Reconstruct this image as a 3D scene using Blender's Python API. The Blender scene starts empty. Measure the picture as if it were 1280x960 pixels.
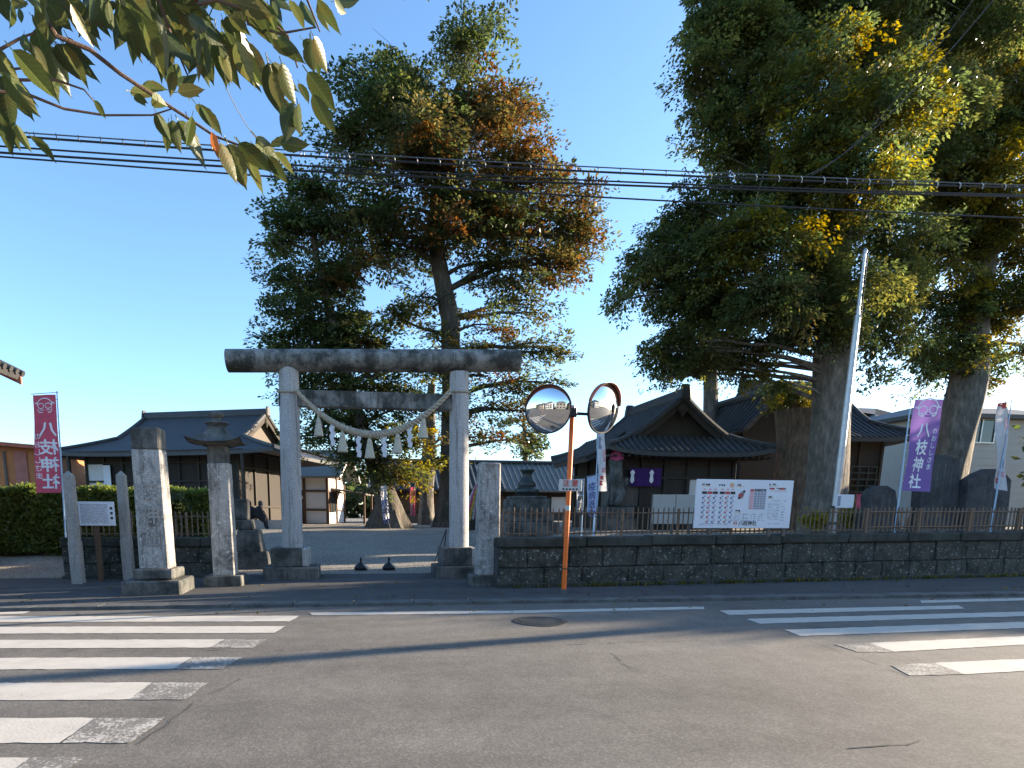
import bpy, bmesh, math, random
import numpy as np
from mathutils import Vector, Matrix

random.seed(7)
rng = np.random.default_rng(7)
R = math.radians
SC = bpy.context.scene
COL = SC.collection

# ------------------------------------------------------------------ camera
EYE = Vector((0.0, 0.0, 1.55))
FPX, PX, PY = 750.0, 540.0, 771.0          # focal length and principal point (a shifted lens), 1280-wide frame
YAW, PITCH, ROLL = R(7.5), R(9.9), R(0.3)
CAMROT = Matrix.Rotation(-YAW, 3, 'Z') @ Matrix.Rotation(math.pi / 2 - PITCH, 3, 'X') @ Matrix.Rotation(ROLL, 3, 'Z')
cam_data = bpy.data.cameras.new('camera')
cam = bpy.data.objects.new('camera', cam_data)
COL.objects.link(cam)
cam.matrix_world = Matrix.Translation(EYE) @ CAMROT.to_4x4()
cam_data.sensor_fit = 'HORIZONTAL'
cam_data.sensor_width = 36.0
cam_data.lens = 36.0 * FPX / 1280.0
cam_data.shift_x = (640 - PX) / 1280.0
cam_data.shift_y = (PY - 480) / 1280.0
cam_data.clip_start = 0.05
cam_data.clip_end = 2000.0
SC.camera = cam

# ------------------------------------------------------------------ sky, sun, exposure
SUN_EL, SUN_AZ = R(12.5), R(13.0)          # azimuth measured from +X (along the road) towards +Y
sun_dir = Vector((math.cos(SUN_EL) * math.cos(SUN_AZ), math.cos(SUN_EL) * math.sin(SUN_AZ), math.sin(SUN_EL)))
world = bpy.data.worlds.new('World')
SC.world = world
world.use_nodes = True
wn = world.node_tree
for n in list(wn.nodes):
    wn.nodes.remove(n)
wo = wn.nodes.new('ShaderNodeOutputWorld')
wb = wn.nodes.new('ShaderNodeBackground')
ws = wn.nodes.new('ShaderNodeTexSky')
ws.sky_type = 'NISHITA'
ws.sun_disc = False
ws.sun_elevation = SUN_EL
ws.sun_rotation = math.pi / 2 - SUN_AZ
ws.air_density = 1.0
ws.dust_density = 0.5
ws.ozone_density = 3.6
wb.inputs['Strength'].default_value = 0.125
wn.links.new(ws.outputs[0], wb.inputs[0])
wn.links.new(wb.outputs[0], wo.inputs[0])
sl = bpy.data.lights.new('sun', 'SUN')
sl.energy = 5.0
sl.angle = R(0.55)
sl.color = (1.0, 0.83, 0.62)
sun = bpy.data.objects.new('sun', sl)
COL.objects.link(sun)
sun.rotation_euler = sun_dir.to_track_quat('Z', 'Y').to_euler()
sun.location = (30, 10, 30)
SC.view_settings.view_transform = 'Standard'
SC.view_settings.look = 'None'
SC.view_settings.exposure = 1.85
SC.view_settings.gamma = 1.0
SC.cycles.max_bounces = 6
SC.cycles.transparent_max_bounces = 8
SC.cycles.use_denoising = True

# ------------------------------------------------------------------ surveying: where a sight line meets a plane or the ground
def ray(px, py):
    return CAMROT @ Vector(((px - PX) / FPX, -(py - PY) / FPX, -1.0))

def P(px, py, Y):
    d = ray(px, py)
    return EYE + d * (Y / d.y)

def sstep(a, b, x):
    t = min(1.0, max(0.0, (x - a) / (b - a)))
    return t * t * (3 - 2 * t)

def G(px, py, z=0.0):
    d = ray(px, py)
    return EYE + d * ((z - EYE.z) / d.z)

WA, WB = G(622, 735, .05), G(1300, 720, .05)        # foot of the right hand stone wall
LA, LB = G(80, 724, .07), G(268, 722, .07)        # foot of the left hand stone wall

def wall_y(x, a, b):
    return a.y + (b.y - a.y) * (x - a.x) / (b.x - a.x)

def gz(x, y):
    """height of the precinct ground: rises gently from the street to the halls, with a terrace behind each wall"""
    base = 0.05 + 0.70 * sstep(11.5, 29.5, y)
    tr = 0.0
    if x > WA.x:
        k = sstep(WA.x + 1.2, WA.x + 5.0, x) * sstep(0.22, 0.5, y - wall_y(x, WA, WB)) * (1 - sstep(26, 34, y) * (1 - sstep(8, 12, x)))
        tr = max(tr, k * (0.95 - base))
    if LA.x < x < LB.x + .4:
        k = sstep(LA.x + .2, LA.x + .7, x) * (1 - sstep(LB.x - .6, LB.x + .1, x)) * sstep(.25, .5, y - wall_y(x, LA, LB)) * (1 - sstep(16.6, 17.5, y))
        tr = max(tr, k * (0.80 - base))
    return base + max(0.0, tr)

def T(px, py, near=10.0, far=80.0):
    """sight line on to the precinct ground"""
    d = ray(px, py)
    lo, n = near, 500
    prev = None
    for i in range(n + 1):
        y = near + (far - near) * i / n
        p = EYE + d * (y / d.y)
        if p.z <= gz(p.x, p.y):
            return Vector((p.x, p.y, gz(p.x, p.y)))
    return p

# ------------------------------------------------------------------ materials
MATS = {}
def nodes(name):
    m = bpy.data.materials.new(name)
    m.use_nodes = True
    nt = m.node_tree
    b = nt.nodes['Principled BSDF']
    MATS[name] = m
    return m, nt, b

def N(nt, kind, **kw):
    n = nt.nodes.new(kind)
    for k, v in kw.items():
        if k in n.inputs:
            n.inputs[k].default_value = v
        else:
            setattr(n, k, v)
    return n

def ramp(nt, fac, stops):
    r = nt.nodes.new('ShaderNodeValToRGB')
    e = r.color_ramp.elements
    while len(e) < len(stops):
        e.new(.5)
    for i, (p, c) in enumerate(stops):
        e[i].position = p
        e[i].color = (c[0], c[1], c[2], 1) if not isinstance(c, (int, float)) else (c, c, c, 1)
    nt.links.new(fac, r.inputs[0])
    return r.outputs[0]

def mixc(nt, fac, a, b, mode='MIX'):
    m = nt.nodes.new('ShaderNodeMix')
    m.data_type = 'RGBA'
    m.blend_type = mode
    for sock, v in ((m.inputs[0], fac), (m.inputs[6], a), (m.inputs[7], b)):
        if hasattr(v, 'is_linked'):
            nt.links.new(v, sock)
        elif isinstance(v, (int, float)):
            sock.default_value = v
        else:
            sock.default_value = (v[0], v[1], v[2], 1)
    return m.outputs[2]

def coords(nt, scale=(1, 1, 1), kind='Object'):
    tc = nt.nodes.new('ShaderNodeTexCoord')
    mp = nt.nodes.new('ShaderNodeMapping')
    mp.inputs['Scale'].default_value = scale
    if kind == 'World':
        g = nt.nodes.new('ShaderNodeNewGeometry')
        nt.links.new(g.outputs['Position'], mp.inputs[0])
    else:
        nt.links.new(tc.outputs[kind], mp.inputs[0])
    return mp.outputs[0]

def noise(nt, vec, scale, detail=4, rough=.6):
    n = N(nt, 'ShaderNodeTexNoise', Scale=scale, Detail=detail, Roughness=rough)
    nt.links.new(vec, n.inputs['Vector'])
    return n.outputs['Fac']

def bump(nt, b, h, strength, dist):
    n = N(nt, 'ShaderNodeBump', Strength=strength, Distance=dist)
    nt.links.new(h, n.inputs['Height'])
    nt.links.new(n.outputs[0], b.inputs['Normal'])

def plain(name, c, rough=.7, metal=0.0, var=.18, scale=6.0, bmp=.15, dist=.01):
    """base colour broken up by two sizes of noise, with fine relief"""
    m, nt, b = nodes(name)
    v = coords(nt, kind='World')
    f1 = noise(nt, v, scale, 5)
    f2 = noise(nt, v, scale * 9, 3)
    lo = tuple(x * (1 - var * 1.6) for x in c)
    hi = tuple(min(1, x * (1 + var)) for x in c)
    col = ramp(nt, f1, [(.3, lo), (.7, hi)])
    col = mixc(nt, .35, col, ramp(nt, f2, [(.3, lo), (.7, hi)]))
    nt.links.new(col, b.inputs['Base Color'])
    b.inputs['Roughness'].default_value = rough
    b.inputs['Metallic'].default_value = metal
    if bmp:
        bump(nt, b, f2, bmp, dist)
    return m

def stone(name, c, dark, lichen, streak=True, dark_amt=.5, lichen_amt=.62, scale=2.5, rough=.9, bmp=.5):
    """weathered granite: grain, dark algae blotches, pale lichen flecks and rain streaks"""
    m, nt, b = nodes(name)
    v = coords(nt, kind='World')
    vs = coords(nt, (5, 5, .45), kind='World')
    grain = noise(nt, v, 55, 3)
    big = noise(nt, v, scale, 6, .65)
    col = ramp(nt, grain, [(.32, tuple(x * .62 for x in c)), (.66, tuple(min(1, x * 1.2) for x in c))])
    fac = ramp(nt, big, [(dark_amt - .06, 0.0), (dark_amt + .14, 1.0)])
    col = mixc(nt, fac, col, dark)
    if streak:
        st = noise(nt, vs, 3.0, 4)
        col = mixc(nt, ramp(nt, st, [(.52, 0.0), (.68, .75)]), col, dark)
    li = noise(nt, v, scale * 5, 5, .7)
    col = mixc(nt, ramp(nt, li, [(lichen_amt, 0.0), (lichen_amt + .06, .85)]), col, lichen)
    nt.links.new(col, b.inputs['Base Color'])
    b.inputs['Roughness'].default_value = rough
    h = mixc(nt, .5, grain, noise(nt, v, 14, 5))
    bump(nt, b, h, bmp, .02)
    return m

def leafmat(name, rough=.45, trans=.45):
    """leaf: its own colour comes with the face ('tint'); light also passes through"""
    m, nt, b = nodes(name)
    a = N(nt, 'ShaderNodeAttribute', attribute_name='tint')
    nt.links.new(a.outputs['Color'], b.inputs['Base Color'])
    b.inputs['Roughness'].default_value = rough
    b.inputs['Specular IOR Level'].default_value = .35
    t = nt.nodes.new('ShaderNodeBsdfTranslucent')
    hs = N(nt, 'ShaderNodeHueSaturation', Saturation=1.15, Value=1.5)
    nt.links.new(a.outputs['Color'], hs.inputs['Color'])
    nt.links.new(hs.outputs[0], t.inputs[0])
    mx = nt.nodes.new('ShaderNodeMixShader')
    mx.inputs[0].default_value = trans
    nt.links.new(b.outputs[0], mx.inputs[1])
    nt.links.new(t.outputs[0], mx.inputs[2])
    nt.links.new(mx.outputs[0], nt.nodes['Material Output'].inputs[0])
    return m

def clothmat(name, c, trans=.45, fade=None):
    m, nt, b = nodes(name)
    v = coords(nt, kind='World')
    f = noise(nt, v, 9, 3)
    col = ramp(nt, f, [(.3, tuple(x * .88 for x in c)), (.7, c)])
    nt.links.new(col, b.inputs['Base Color'])
    b.inputs['Roughness'].default_value = .85
    t = nt.nodes.new('ShaderNodeBsdfTranslucent')
    nt.links.new(col, t.inputs[0])
    mx = nt.nodes.new('ShaderNodeMixShader')
    mx.inputs[0].default_value = trans
    nt.links.new(b.outputs[0], mx.inputs[1])
    nt.links.new(t.outputs[0], mx.inputs[2])
    nt.links.new(mx.outputs[0], nt.nodes['Material Output'].inputs[0])
    return m

def asphalt(name, c, worn=None):
    m, nt, b = nodes(name)
    v = coords(nt, kind='World')
    vo = N(nt, 'ShaderNodeTexVoronoi', Scale=70.0)
    nt.links.new(v, vo.inputs['Vector'])
    fine = noise(nt, v, 110, 3, .7)
    big = noise(nt, v, .35, 5, .6)
    mid = noise(nt, v, 3.0, 5, .65)
    agg = ramp(nt, vo.outputs['Color'], [(.25, tuple(x * .72 for x in c)), (.6, c), (.95, tuple(x * 1.45 for x in c))])
    col = mixc(nt, ramp(nt, fine, [(.35, 0.0), (.65, .6)]), agg, tuple(x * 1.12 for x in c))
    col = mixc(nt, .75, col, ramp(nt, big, [(.3, .74), (.7, 1.18)]), 'MULTIPLY')
    col = mixc(nt, .6, col, ramp(nt, mid, [(.3, .72), (.7, 1.16)]), 'MULTIPLY')
    # traffic lanes polished slightly paler along the road (X)
    vt = coords(nt, (.03, .55, 1), kind='World')
    lane = noise(nt, vt, 2.2, 2)
    col = mixc(nt, .5, col, ramp(nt, lane, [(.35, .78), (.65, 1.14)]), 'MULTIPLY')
    stain = noise(nt, coords(nt, (.5, 1.2, 1), kind='World'), 1.1, 6, .7)
    col = mixc(nt, ramp(nt, stain, [(.60, 0.0), (.72, .35)]), col, tuple(x * .55 for x in c))
    nt.links.new(col, b.inputs['Base Color'])
    b.inputs['Roughness'].default_value = .92
    b.inputs['Specular IOR Level'].default_value = .25
    bump(nt, b, mixc(nt, .5, vo.outputs['Distance'], fine), .22, .006)
    return m

def paint(name, c, under, wear):
    m, nt, b = nodes(name)
    v = coords(nt, kind='World')
    f = noise(nt, v, 38, 5, .75)
    g = noise(nt, v, 3.5, 4)
    s = N(nt, 'ShaderNodeMath', operation='ADD')
    nt.links.new(f, s.inputs[0])
    h = N(nt, 'ShaderNodeMath', operation='MULTIPLY_ADD')
    nt.links.new(g, h.inputs[0]); h.inputs[1].default_value = .5; h.inputs[2].default_value = -.25
    nt.links.new(h.outputs[0], s.inputs[1])
    fac = ramp(nt, s.outputs[0], [(wear - .03, 0.0), (wear + .05, 1.0)])
    pc = mixc(nt, .5, c, ramp(nt, g, [(.3, .7), (.7, 1.0)]), 'MULTIPLY')
    nt.links.new(mixc(nt, fac, under, pc), b.inputs['Base Color'])
    b.inputs['Roughness'].default_value = .8
    bump(nt, b, f, .35, .01)
    return m

def wood(name, c, stripes=14.0, axis='Z', rough=.8, var=.35):
    m, nt, b = nodes(name)
    sc = {'Z': (stripes, stripes, .8), 'X': (.8, stripes, stripes), 'Y': (stripes, .8, stripes)}[axis]
    v = coords(nt, sc, kind='World')
    f = noise(nt, v, 1.6, 5, .65)
    col = ramp(nt, f, [(.25, tuple(x * (1 - var) for x in c)), (.75, tuple(x * (1 + var) for x in c))])
    nt.links.new(col, b.inputs['Base Color'])
    b.inputs['Roughness'].default_value = rough
    bump(nt, b, f, .3, .01)
    return m

def bark(name, c, c2):
    m, nt, b = nodes(name)
    v = coords(nt, (1, 1, .28), kind='World')
    f = noise(nt, v, 9, 7, .72)
    g = noise(nt, coords(nt, kind='World'), 1.8, 5)
    col = ramp(nt, f, [(.32, tuple(x * .45 for x in c)), (.52, c), (.72, c2)])
    col = mixc(nt, ramp(nt, g, [(.5, 0.0), (.7, .6)]), col, (.06, .07, .045))
    nt.links.new(col, b.inputs['Base Color'])
    b.inputs['Roughness'].default_value = .95
    bump(nt, b, f, .9, .08)
    return m

def glass(name, c=(.02, .03, .035)):
    m, nt, b = nodes(name)
    b.inputs['Base Color'].default_value = (*c, 1)
    b.inputs['Roughness'].default_value = .06
    b.inputs['Specular IOR Level'].default_value = .8
    f = noise(nt, coords(nt, kind='World'), 1.3, 2)
    bump(nt, b, f, .05, .05)
    return m

ASPH = asphalt('asphalt', (.172, .157, .135))
ASPH2 = asphalt('footway asphalt', (.085, .083, .08))
PAINT = paint('white road paint', (.58, .53, .45), (.172, .157, .135), .30)
WORN = paint('worn road paint', (.50, .47, .41), (.172, .157, .135), .53)
CONC = plain('kerb concrete', (.12, .118, .108), .9, var=.45, scale=3, bmp=.4)
CRACK = plain('crack filler', (.022, .022, .022), .8)
IRON = plain('cast iron', (.085, .078, .07), .55, .6, var=.3, scale=9)
GRANITE = stone('torii granite', (.43, .42, .41), (.16, .155, .14), (.55, .56, .53), dark_amt=.66, lichen_amt=.63)
GRANITE_L = stone('lintel granite', (.30, .29, .265), (.045, .045, .038), (.45, .46, .43), dark_amt=.44, lichen_amt=.66, scale=1.9)
GRANITE_P = stone('pillar granite', (.42, .40, .37), (.085, .08, .07), (.62, .62, .58), dark_amt=.56, lichen_amt=.58, scale=3.0, bmp=1.0)
CARVE = stone('carved recess', (.36, .345, .32), (.20, .195, .18), (.48, .47, .45), dark_amt=.55, lichen_amt=.6)
GRANITE_D = stone('old dark stone', (.15, .145, .13), (.04, .042, .036), (.28, .28, .26), dark_amt=.47, lichen_amt=.68)
GRANITE_B = stone('post concrete', (.34, .315, .285), (.2, .19, .17), (.5, .49, .46), dark_amt=.66, lichen_amt=.72, bmp=.3)
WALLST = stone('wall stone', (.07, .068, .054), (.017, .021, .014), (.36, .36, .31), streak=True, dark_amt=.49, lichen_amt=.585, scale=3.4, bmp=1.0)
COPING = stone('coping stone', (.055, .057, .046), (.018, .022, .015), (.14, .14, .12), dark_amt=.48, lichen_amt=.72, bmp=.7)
MONU = stone('slate monument', (.07, .072, .075), (.03, .031, .033), (.17, .17, .165), dark_amt=.5, lichen_amt=.70, bmp=.3)
BRONZE = plain('dark bronze', (.05, .06, .055), .5, .4, var=.3)
TILE = plain('grey roof tile', (.050, .050, .050), .62, var=.4, scale=8, bmp=.25)
TILE_L = plain('pale roof tile', (.20, .205, .19), .6, var=.22, scale=4, bmp=.3)
COPPER = plain('sheet metal roof', (.055, .055, .057), .6, .05, var=.18, scale=2, bmp=.05)
SHINGLE = plain('grey shingle roof', (.20, .215, .20), .85, var=.22, scale=12, bmp=.4)
TIMBER = wood('dark timber', (.038, .029, .021))
TIMBER_H = wood('dark timber rail', (.042, .032, .024), axis='X')
HALLW = wood('shaded dark boarding', (.026, .020, .015))  # dark timber, darkened further to put tree shade into its colour
BROWN = wood('brown timber', (.105, .06, .036))
WEATH = wood('weathered boards', (.12, .10, .083))
PLASTER = plain('white plaster', (.74, .72, .68), .85, var=.05, scale=2, bmp=.05)
CREAM = plain('cream siding', (.40, .375, .33), .8, var=.06, scale=2, bmp=.05)
WHITE_B = plain('white board', (.72, .73, .76), .5, var=.04, scale=2, bmp=0)
REDMETAL = plain('red corrugated metal', (.38, .09, .045), .6, var=.22, scale=3)
ORANGEW = plain('orange barn wall', (.46, .17, .06), .8, var=.2, scale=3)
PINKW = plain('faded pink wall', (.42, .16, .12), .85, var=.2, scale=3)
GLASS = glass('window glass')
FENCE = plain('rusty brown fence', (.19, .125, .08), .7, .2, var=.45, scale=14, bmp=.3)
FENCE2 = wood('brown picket paint', (.16, .10, .062))
ORANGE = plain('orange pole paint', (.85, .15, .012), .38, var=.14, scale=6, bmp=.05)
HOOD = plain('faded hood paint', (.42, .11, .04), .5, var=.2, scale=6, bmp=.05)
GREYM = plain('galvanised steel', (.44, .45, .46), .38, .75, var=.16, scale=7, bmp=.05)
DARKM = plain('dark steel', (.04, .04, .042), .45, .5)
ALU = plain('pole aluminium', (.50, .50, .50), .4, .55, var=.15)
PLASTIC = plain('pale blue pole', (.36, .52, .66), .4, var=.05, bmp=0)
BLACK = plain('black paint', (.012, .012, .013), .5, bmp=0)
INK = plain('printed ink', (.022, .022, .028), .6, var=.05, bmp=0)
INKGREY = plain('grey print', (.28, .29, .34), .6, var=.05, bmp=0)
INKBLUE = plain('blue print', (.10, .13, .30), .6, var=.05, bmp=0)
INKRED = plain('red print', (.50, .06, .055), .6, var=.05, bmp=0)
INKPINK = plain('pink print', (.68, .36, .38), .6, var=.05, bmp=0)
INKYEL = plain('yellow print', (.70, .45, .10), .6, var=.05, bmp=0)
INKWHITE = plain('white print', (.82, .82, .85), .7, var=.04, bmp=0)
PLATE = plain('sign plate', (.52, .52, .49), .5, var=.12, scale=9, bmp=0)
ROPE = plain('straw rope', (.43, .37, .28), .9, var=.3, scale=20, bmp=.5)
STRAW = plain('straw tassel', (.52, .46, .35), .9, var=.2, scale=25, bmp=.4)
PAPER = clothmat('white paper', (.82, .82, .84), .3)
C_RED = clothmat('red banner cloth', (.70, .12, .18), .4)
C_PUR = clothmat('purple banner cloth', (.33, .20, .56), .5)
C_PURD = clothmat('purple curtain cloth', (.07, .02, .16), .2)
C_WHITE = clothmat('white banner cloth', (.80, .78, .78), .5)
C_BLUE = clothmat('pale blue banner cloth', (.50, .62, .85), .45)
C_PINK = clothmat('pink cloth', (.70, .10, .24), .35)
C_YEL = clothmat('yellow cloth', (.80, .55, .10), .4)
C_BLU2 = clothmat('blue cloth', (.14, .2, .55), .4)
C_DARK = clothmat('black clothing', (.016, .016, .02), .05)
SKIN = plain('skin', (.45, .28, .21), .6, var=.05, bmp=0)
HAIR = plain('dark hair', (.015, .012, .011), .5, bmp=0)
BARK_A = bark('zelkova bark', (.10, .082, .066), (.20, .17, .14))
BARK_S = bark('sawn trunk bark', (.15, .10, .065), (.26, .19, .13))
BARK_C = bark('oak bark', (.17, .145, .118), (.32, .28, .22))
LEAF = leafmat('tree leaves', .36, .52)
CHERRY = leafmat('cherry leaves', .42, .42)
WIRE = plain('black cable', (.014, .014, .016), .5, bmp=0)
WIRE_G = plain('steel messenger wire', (.12, .12, .13), .5, .4, bmp=0)
TWIG = plain('cherry twig bark', (.14, .085, .062), .8, var=.3, scale=20, bmp=.4)

# gravel with pebbles
def gravel_mat():
    m, nt, b = nodes('gravel and earth')
    v = coords(nt, kind='World')
    vo = N(nt, 'ShaderNodeTexVoronoi', Scale=38.0)
    nt.links.new(v, vo.inputs['Vector'])
    big = noise(nt, v, .5, 5)
    col = ramp(nt, vo.outputs['Color'], [(.2, (.14, .12, .095)), (.6, (.30, .27, .22)), (.95, (.44, .41, .35))])
    col = mixc(nt, .8, col, ramp(nt, big, [(.3, .7), (.7, 1.1)]), 'MULTIPLY')
    nt.links.new(col, b.inputs['Base Color'])
    b.inputs['Roughness'].default_value = .95
    bump(nt, b, vo.outputs['Distance'], .7, .03)
    return m
GRAVEL = gravel_mat()

def mirror_mat():
    m, nt, b = nodes('convex mirror')
    b.inputs['Base Color'].default_value = (.80, .82, .84, 1)
    b.inputs['Metallic'].default_value = 1.0
    b.inputs['Roughness'].default_value = .035
    bump(nt, b, noise(nt, coords(nt, kind='World'), 6, 2), .02, .02)
    return m
MIRROR = mirror_mat()

# ------------------------------------------------------------------ mesh building
ORIGIN = {}          # world origin of each thing, so parts can be given in world coordinates

def thing(name, label, cat, loc, group=None):
    o = bpy.data.objects.new(name, None)
    COL.objects.link(o)
    o.empty_display_size = .3
    o.location = loc
    o['label'] = label
    o['category'] = cat
    if group:
        o['group'] = group
    ORIGIN[o.name] = Vector(loc)
    return o

def tag(o, label, cat, group=None):
    o['label'] = label
    o['category'] = cat
    if group:
        o['group'] = group
    return o

def setting(o):
    o['kind'] = 'structure'
    return o

class MB:
    def __init__(s):
        s.v = []
        s.f = []

    def add(s, vs, fs):
        k = len(s.v)
        s.v += [Vector(a) for a in vs]
        s.f += [tuple(k + i for i in f) for f in fs]
        return s

    def box(s, lo, hi, rot=None, c=None):
        x0, y0, z0 = lo
        x1, y1, z1 = hi
        vs = [Vector(a) for a in ((x0, y0, z0), (x1, y0, z0), (x1, y1, z0), (x0, y1, z0), (x0, y0, z1), (x1, y0, z1), (x1, y1, z1), (x0, y1, z1))]
        if rot is not None:
            c = Vector(c) if c is not None else sum(vs, Vector()) / 8
            vs = [c + rot @ (a - c) for a in vs]
        return s.add(vs, [(3, 2, 1, 0), (4, 5, 6, 7), (0, 1, 5, 4), (1, 2, 6, 5), (2, 3, 7, 6), (3, 0, 4, 7)])

    def rbox(s, c, size, rot=None, bev=.01, jit=0.0, taper=1.0):
        """box with chamfered edges, optionally uneven"""
        bm = bmesh.new()
        bmesh.ops.create_cube(bm, size=1.0)
        for v in bm.verts:
            k = taper if v.co.z > 0 else 1.0
            v.co = Vector((v.co.x * size[0] * k, v.co.y * size[1] * k, v.co.z * size[2]))
            if jit:
                v.co += Vector((random.uniform(-jit, jit), random.uniform(-jit, jit), random.uniform(-jit, jit)))
        if bev:
            bmesh.ops.bevel(bm, geom=list(bm.edges), offset=bev, segments=1, affect='EDGES')
        bm.verts.index_update()
        M = rot if rot is not None else Matrix.Identity(3)
        s.add([Vector(c) + M @ v.co for v in bm.verts], [[v.index for v in f.verts] for f in bm.faces])
        bm.free()
        return s

    def tube(s, pts, rad, n=8, cap=True, ref=None):
        pts = [Vector(p) for p in pts]
        m = len(pts)
        if not hasattr(rad, '__len__'):
            rad = [rad] * m
        k = len(s.v)
        up = None
        for i, p in enumerate(pts):
            d = (pts[min(i + 1, m - 1)] - pts[max(i - 1, 0)])
            if d.length < 1e-9:
                d = Vector((0, 0, 1))
            d.normalize()
            if up is None:
                up = Vector((0, 0, 1)) if abs(d.z) < .9 else Vector((0, 1, 0))
            a = d.cross(up).normalized()
            up = a.cross(d).normalized()
            for j in range(n):
                t = 2 * math.pi * j / n
                s.v.append(p + (a * math.cos(t) + up * math.sin(t)) * rad[i])
        for i in range(m - 1):
            for j in range(n):
                j2 = (j + 1) % n
                s.f.append((k + i * n + j, k + i * n + j2, k + (i + 1) * n + j2, k + (i + 1) * n + j))
        if cap:
            s.f.append(tuple(k + j for j in range(n))[::-1])
            s.f.append(tuple(k + (m - 1) * n + j for j in range(n)))
        return s

    def lathe(s, c, prof, n=20, rot=None, squash=(1, 1), phase=0.0):
        c = Vector(c)
        k = len(s.v)
        M = rot if rot is not None else Matrix.Identity(3)
        for r, z in prof:
            for j in range(n):
                t = 2 * math.pi * j / n + phase
                s.v.append(c + M @ Vector((r * math.cos(t) * squash[0], r * math.sin(t) * squash[1], z)))
        for i in range(len(prof) - 1):
            for j in range(n):
                j2 = (j + 1) % n
                s.f.append((k + i * n + j, k + i * n + j2, k + (i + 1) * n + j2, k + (i + 1) * n + j))
        s.f.append(tuple(k + j for j in range(n))[::-1])
        s.f.append(tuple(k + (len(prof) - 1) * n + j for j in range(n)))
        return s

    def grid(s, fn, nu, nv):
        k = len(s.v)
        for i in range(nu + 1):
            for j in range(nv + 1):
                s.v.append(Vector(fn(i / nu, j / nv)))
        for i in range(nu):
            for j in range(nv):
                a = k + i * (nv + 1) + j
                s.f.append((a, a + nv + 1, a + nv + 2, a + 1))
        return s

    def prism(s, poly, off):
        """closed outline (world points) pushed along off"""
        k = len(s.v)
        n = len(poly)
        off = Vector(off)
        s.v += [Vector(p) for p in poly] + [Vector(p) + off for p in poly]
        s.f.append(tuple(k + i for i in range(n))[::-1])
        s.f.append(tuple(k + n + i for i in range(n)))
        for i in range(n):
            j = (i + 1) % n
            s.f.append((k + i, k + j, k + n + j, k + n + i))
        return s

    def build(s, name, mat, parent=None, smooth=False, origin=None, recalc=True):
        if parent is not None:
            org = ORIGIN[parent.name]
        elif origin is not None:
            org = Vector(origin)
        else:
            xs = [v.x for v in s.v]; ys = [v.y for v in s.v]; zs = [v.z for v in s.v]
            org = Vector(((min(xs) + max(xs)) / 2, (min(ys) + max(ys)) / 2, min(zs)))
        me = bpy.data.meshes.new(name)
        me.from_pydata([v - org for v in s.v], [], s.f)
        if recalc:
            bm = bmesh.new()
            bm.from_mesh(me)
            bmesh.ops.recalc_face_normals(bm, faces=bm.faces)
            bm.to_mesh(me)
            bm.free()
        me.materials.append(mat)
        if smooth:
            me.polygons.foreach_set('use_smooth', [True] * len(me.polygons))
            try:
                me.set_sharp_from_angle(angle=R(40))
            except Exception:
                pass
        o = bpy.data.objects.new(name, me)
        COL.objects.link(o)
        ORIGIN[o.name] = org
        if parent is not None:
            o.parent = parent
        else:
            o.location = org
        return o

def inst(name, me, parent, world_loc, rotz=0.0, scale=(1, 1, 1)):
    o = bpy.data.objects.new(name, me)
    COL.objects.link(o)
    o.parent = parent
    o.location = Vector(world_loc) - ORIGIN[parent.name]
    o.rotation_euler = (0, 0, rotz)
    o.scale = scale
    ORIGIN[o.name] = ORIGIN[parent.name]
    return o

def text(body, size, mat, parent, place, bold=.0, name='lettering', vertical=False, pitch=1.1):
    """lettering: place(x, y) maps flat text coordinates (metres, from its centre) to the world"""
    mb = MB()
    shifts = [(0, 0), (1, 0), (-1, 0), (0, 1), (0, -1)] if bold > 0 else [(0, 0)]   # layered prints thicken the strokes
    items = [(ch, 0, -i * size * pitch) for i, ch in enumerate(body)] if vertical else [(body, 0, 0)]
    for ch, ox, oy in items:
        cu = bpy.data.curves.new('lettering', 'FONT')
        cu.body = ch
        cu.size = size
        cu.resolution_u = 2
        cu.align_x = 'CENTER'
        ob = bpy.data.objects.new('lettering', cu)
        COL.objects.link(ob)
        dg = bpy.context.evaluated_depsgraph_get()
        me = ob.evaluated_get(dg).to_mesh()
        vs = [v.co.copy() for v in me.vertices]
        fs = [tuple(p.vertices) for p in me.polygons]
        ob.evaluated_get(dg).to_mesh_clear()
        bpy.data.objects.remove(ob)
        bpy.data.curves.remove(cu)
        if not vs:
            continue
        if vertical:
            y0 = (max(v.y for v in vs) + min(v.y for v in vs)) / 2
        else:
            y0 = .36 * size
        for k, (sx, sy) in enumerate(shifts):
            mb.add([Vector(place(v.x + ox + sx * bold * size, v.y - y0 + oy + sy * bold * size)) + Vector((0, -.0007 * k, 0)) for v in vs], fs)
    return mb.build(name, mat, parent, recalc=False)

def bar(mb, place, x0, y0, x1, y1):
    """flat printed bar in a sign's own plane"""
    return mb.add([place(x0, y0), place(x1, y0), place(x1, y1), place(x0, y1)], [(0, 1, 2, 3)])

def lerp(a, b, t):
    return a + (b - a) * t

#@@ GROUND
# ------------------------------------------------------------------ the setting: road, footway, precinct ground
road = setting(MB().grid(lambda u, v: (lerp(-120, 120, u), lerp(-9.0, 9.95, v), 0), 12, 4).build('road', ASPH, origin=(0, 0, 0)))
far_verge = setting(MB().box((-120, -30, -.4), (120, -9.0, .06)).build('far_pavement', ASPH2, origin=(0, 0, 0)))

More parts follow.
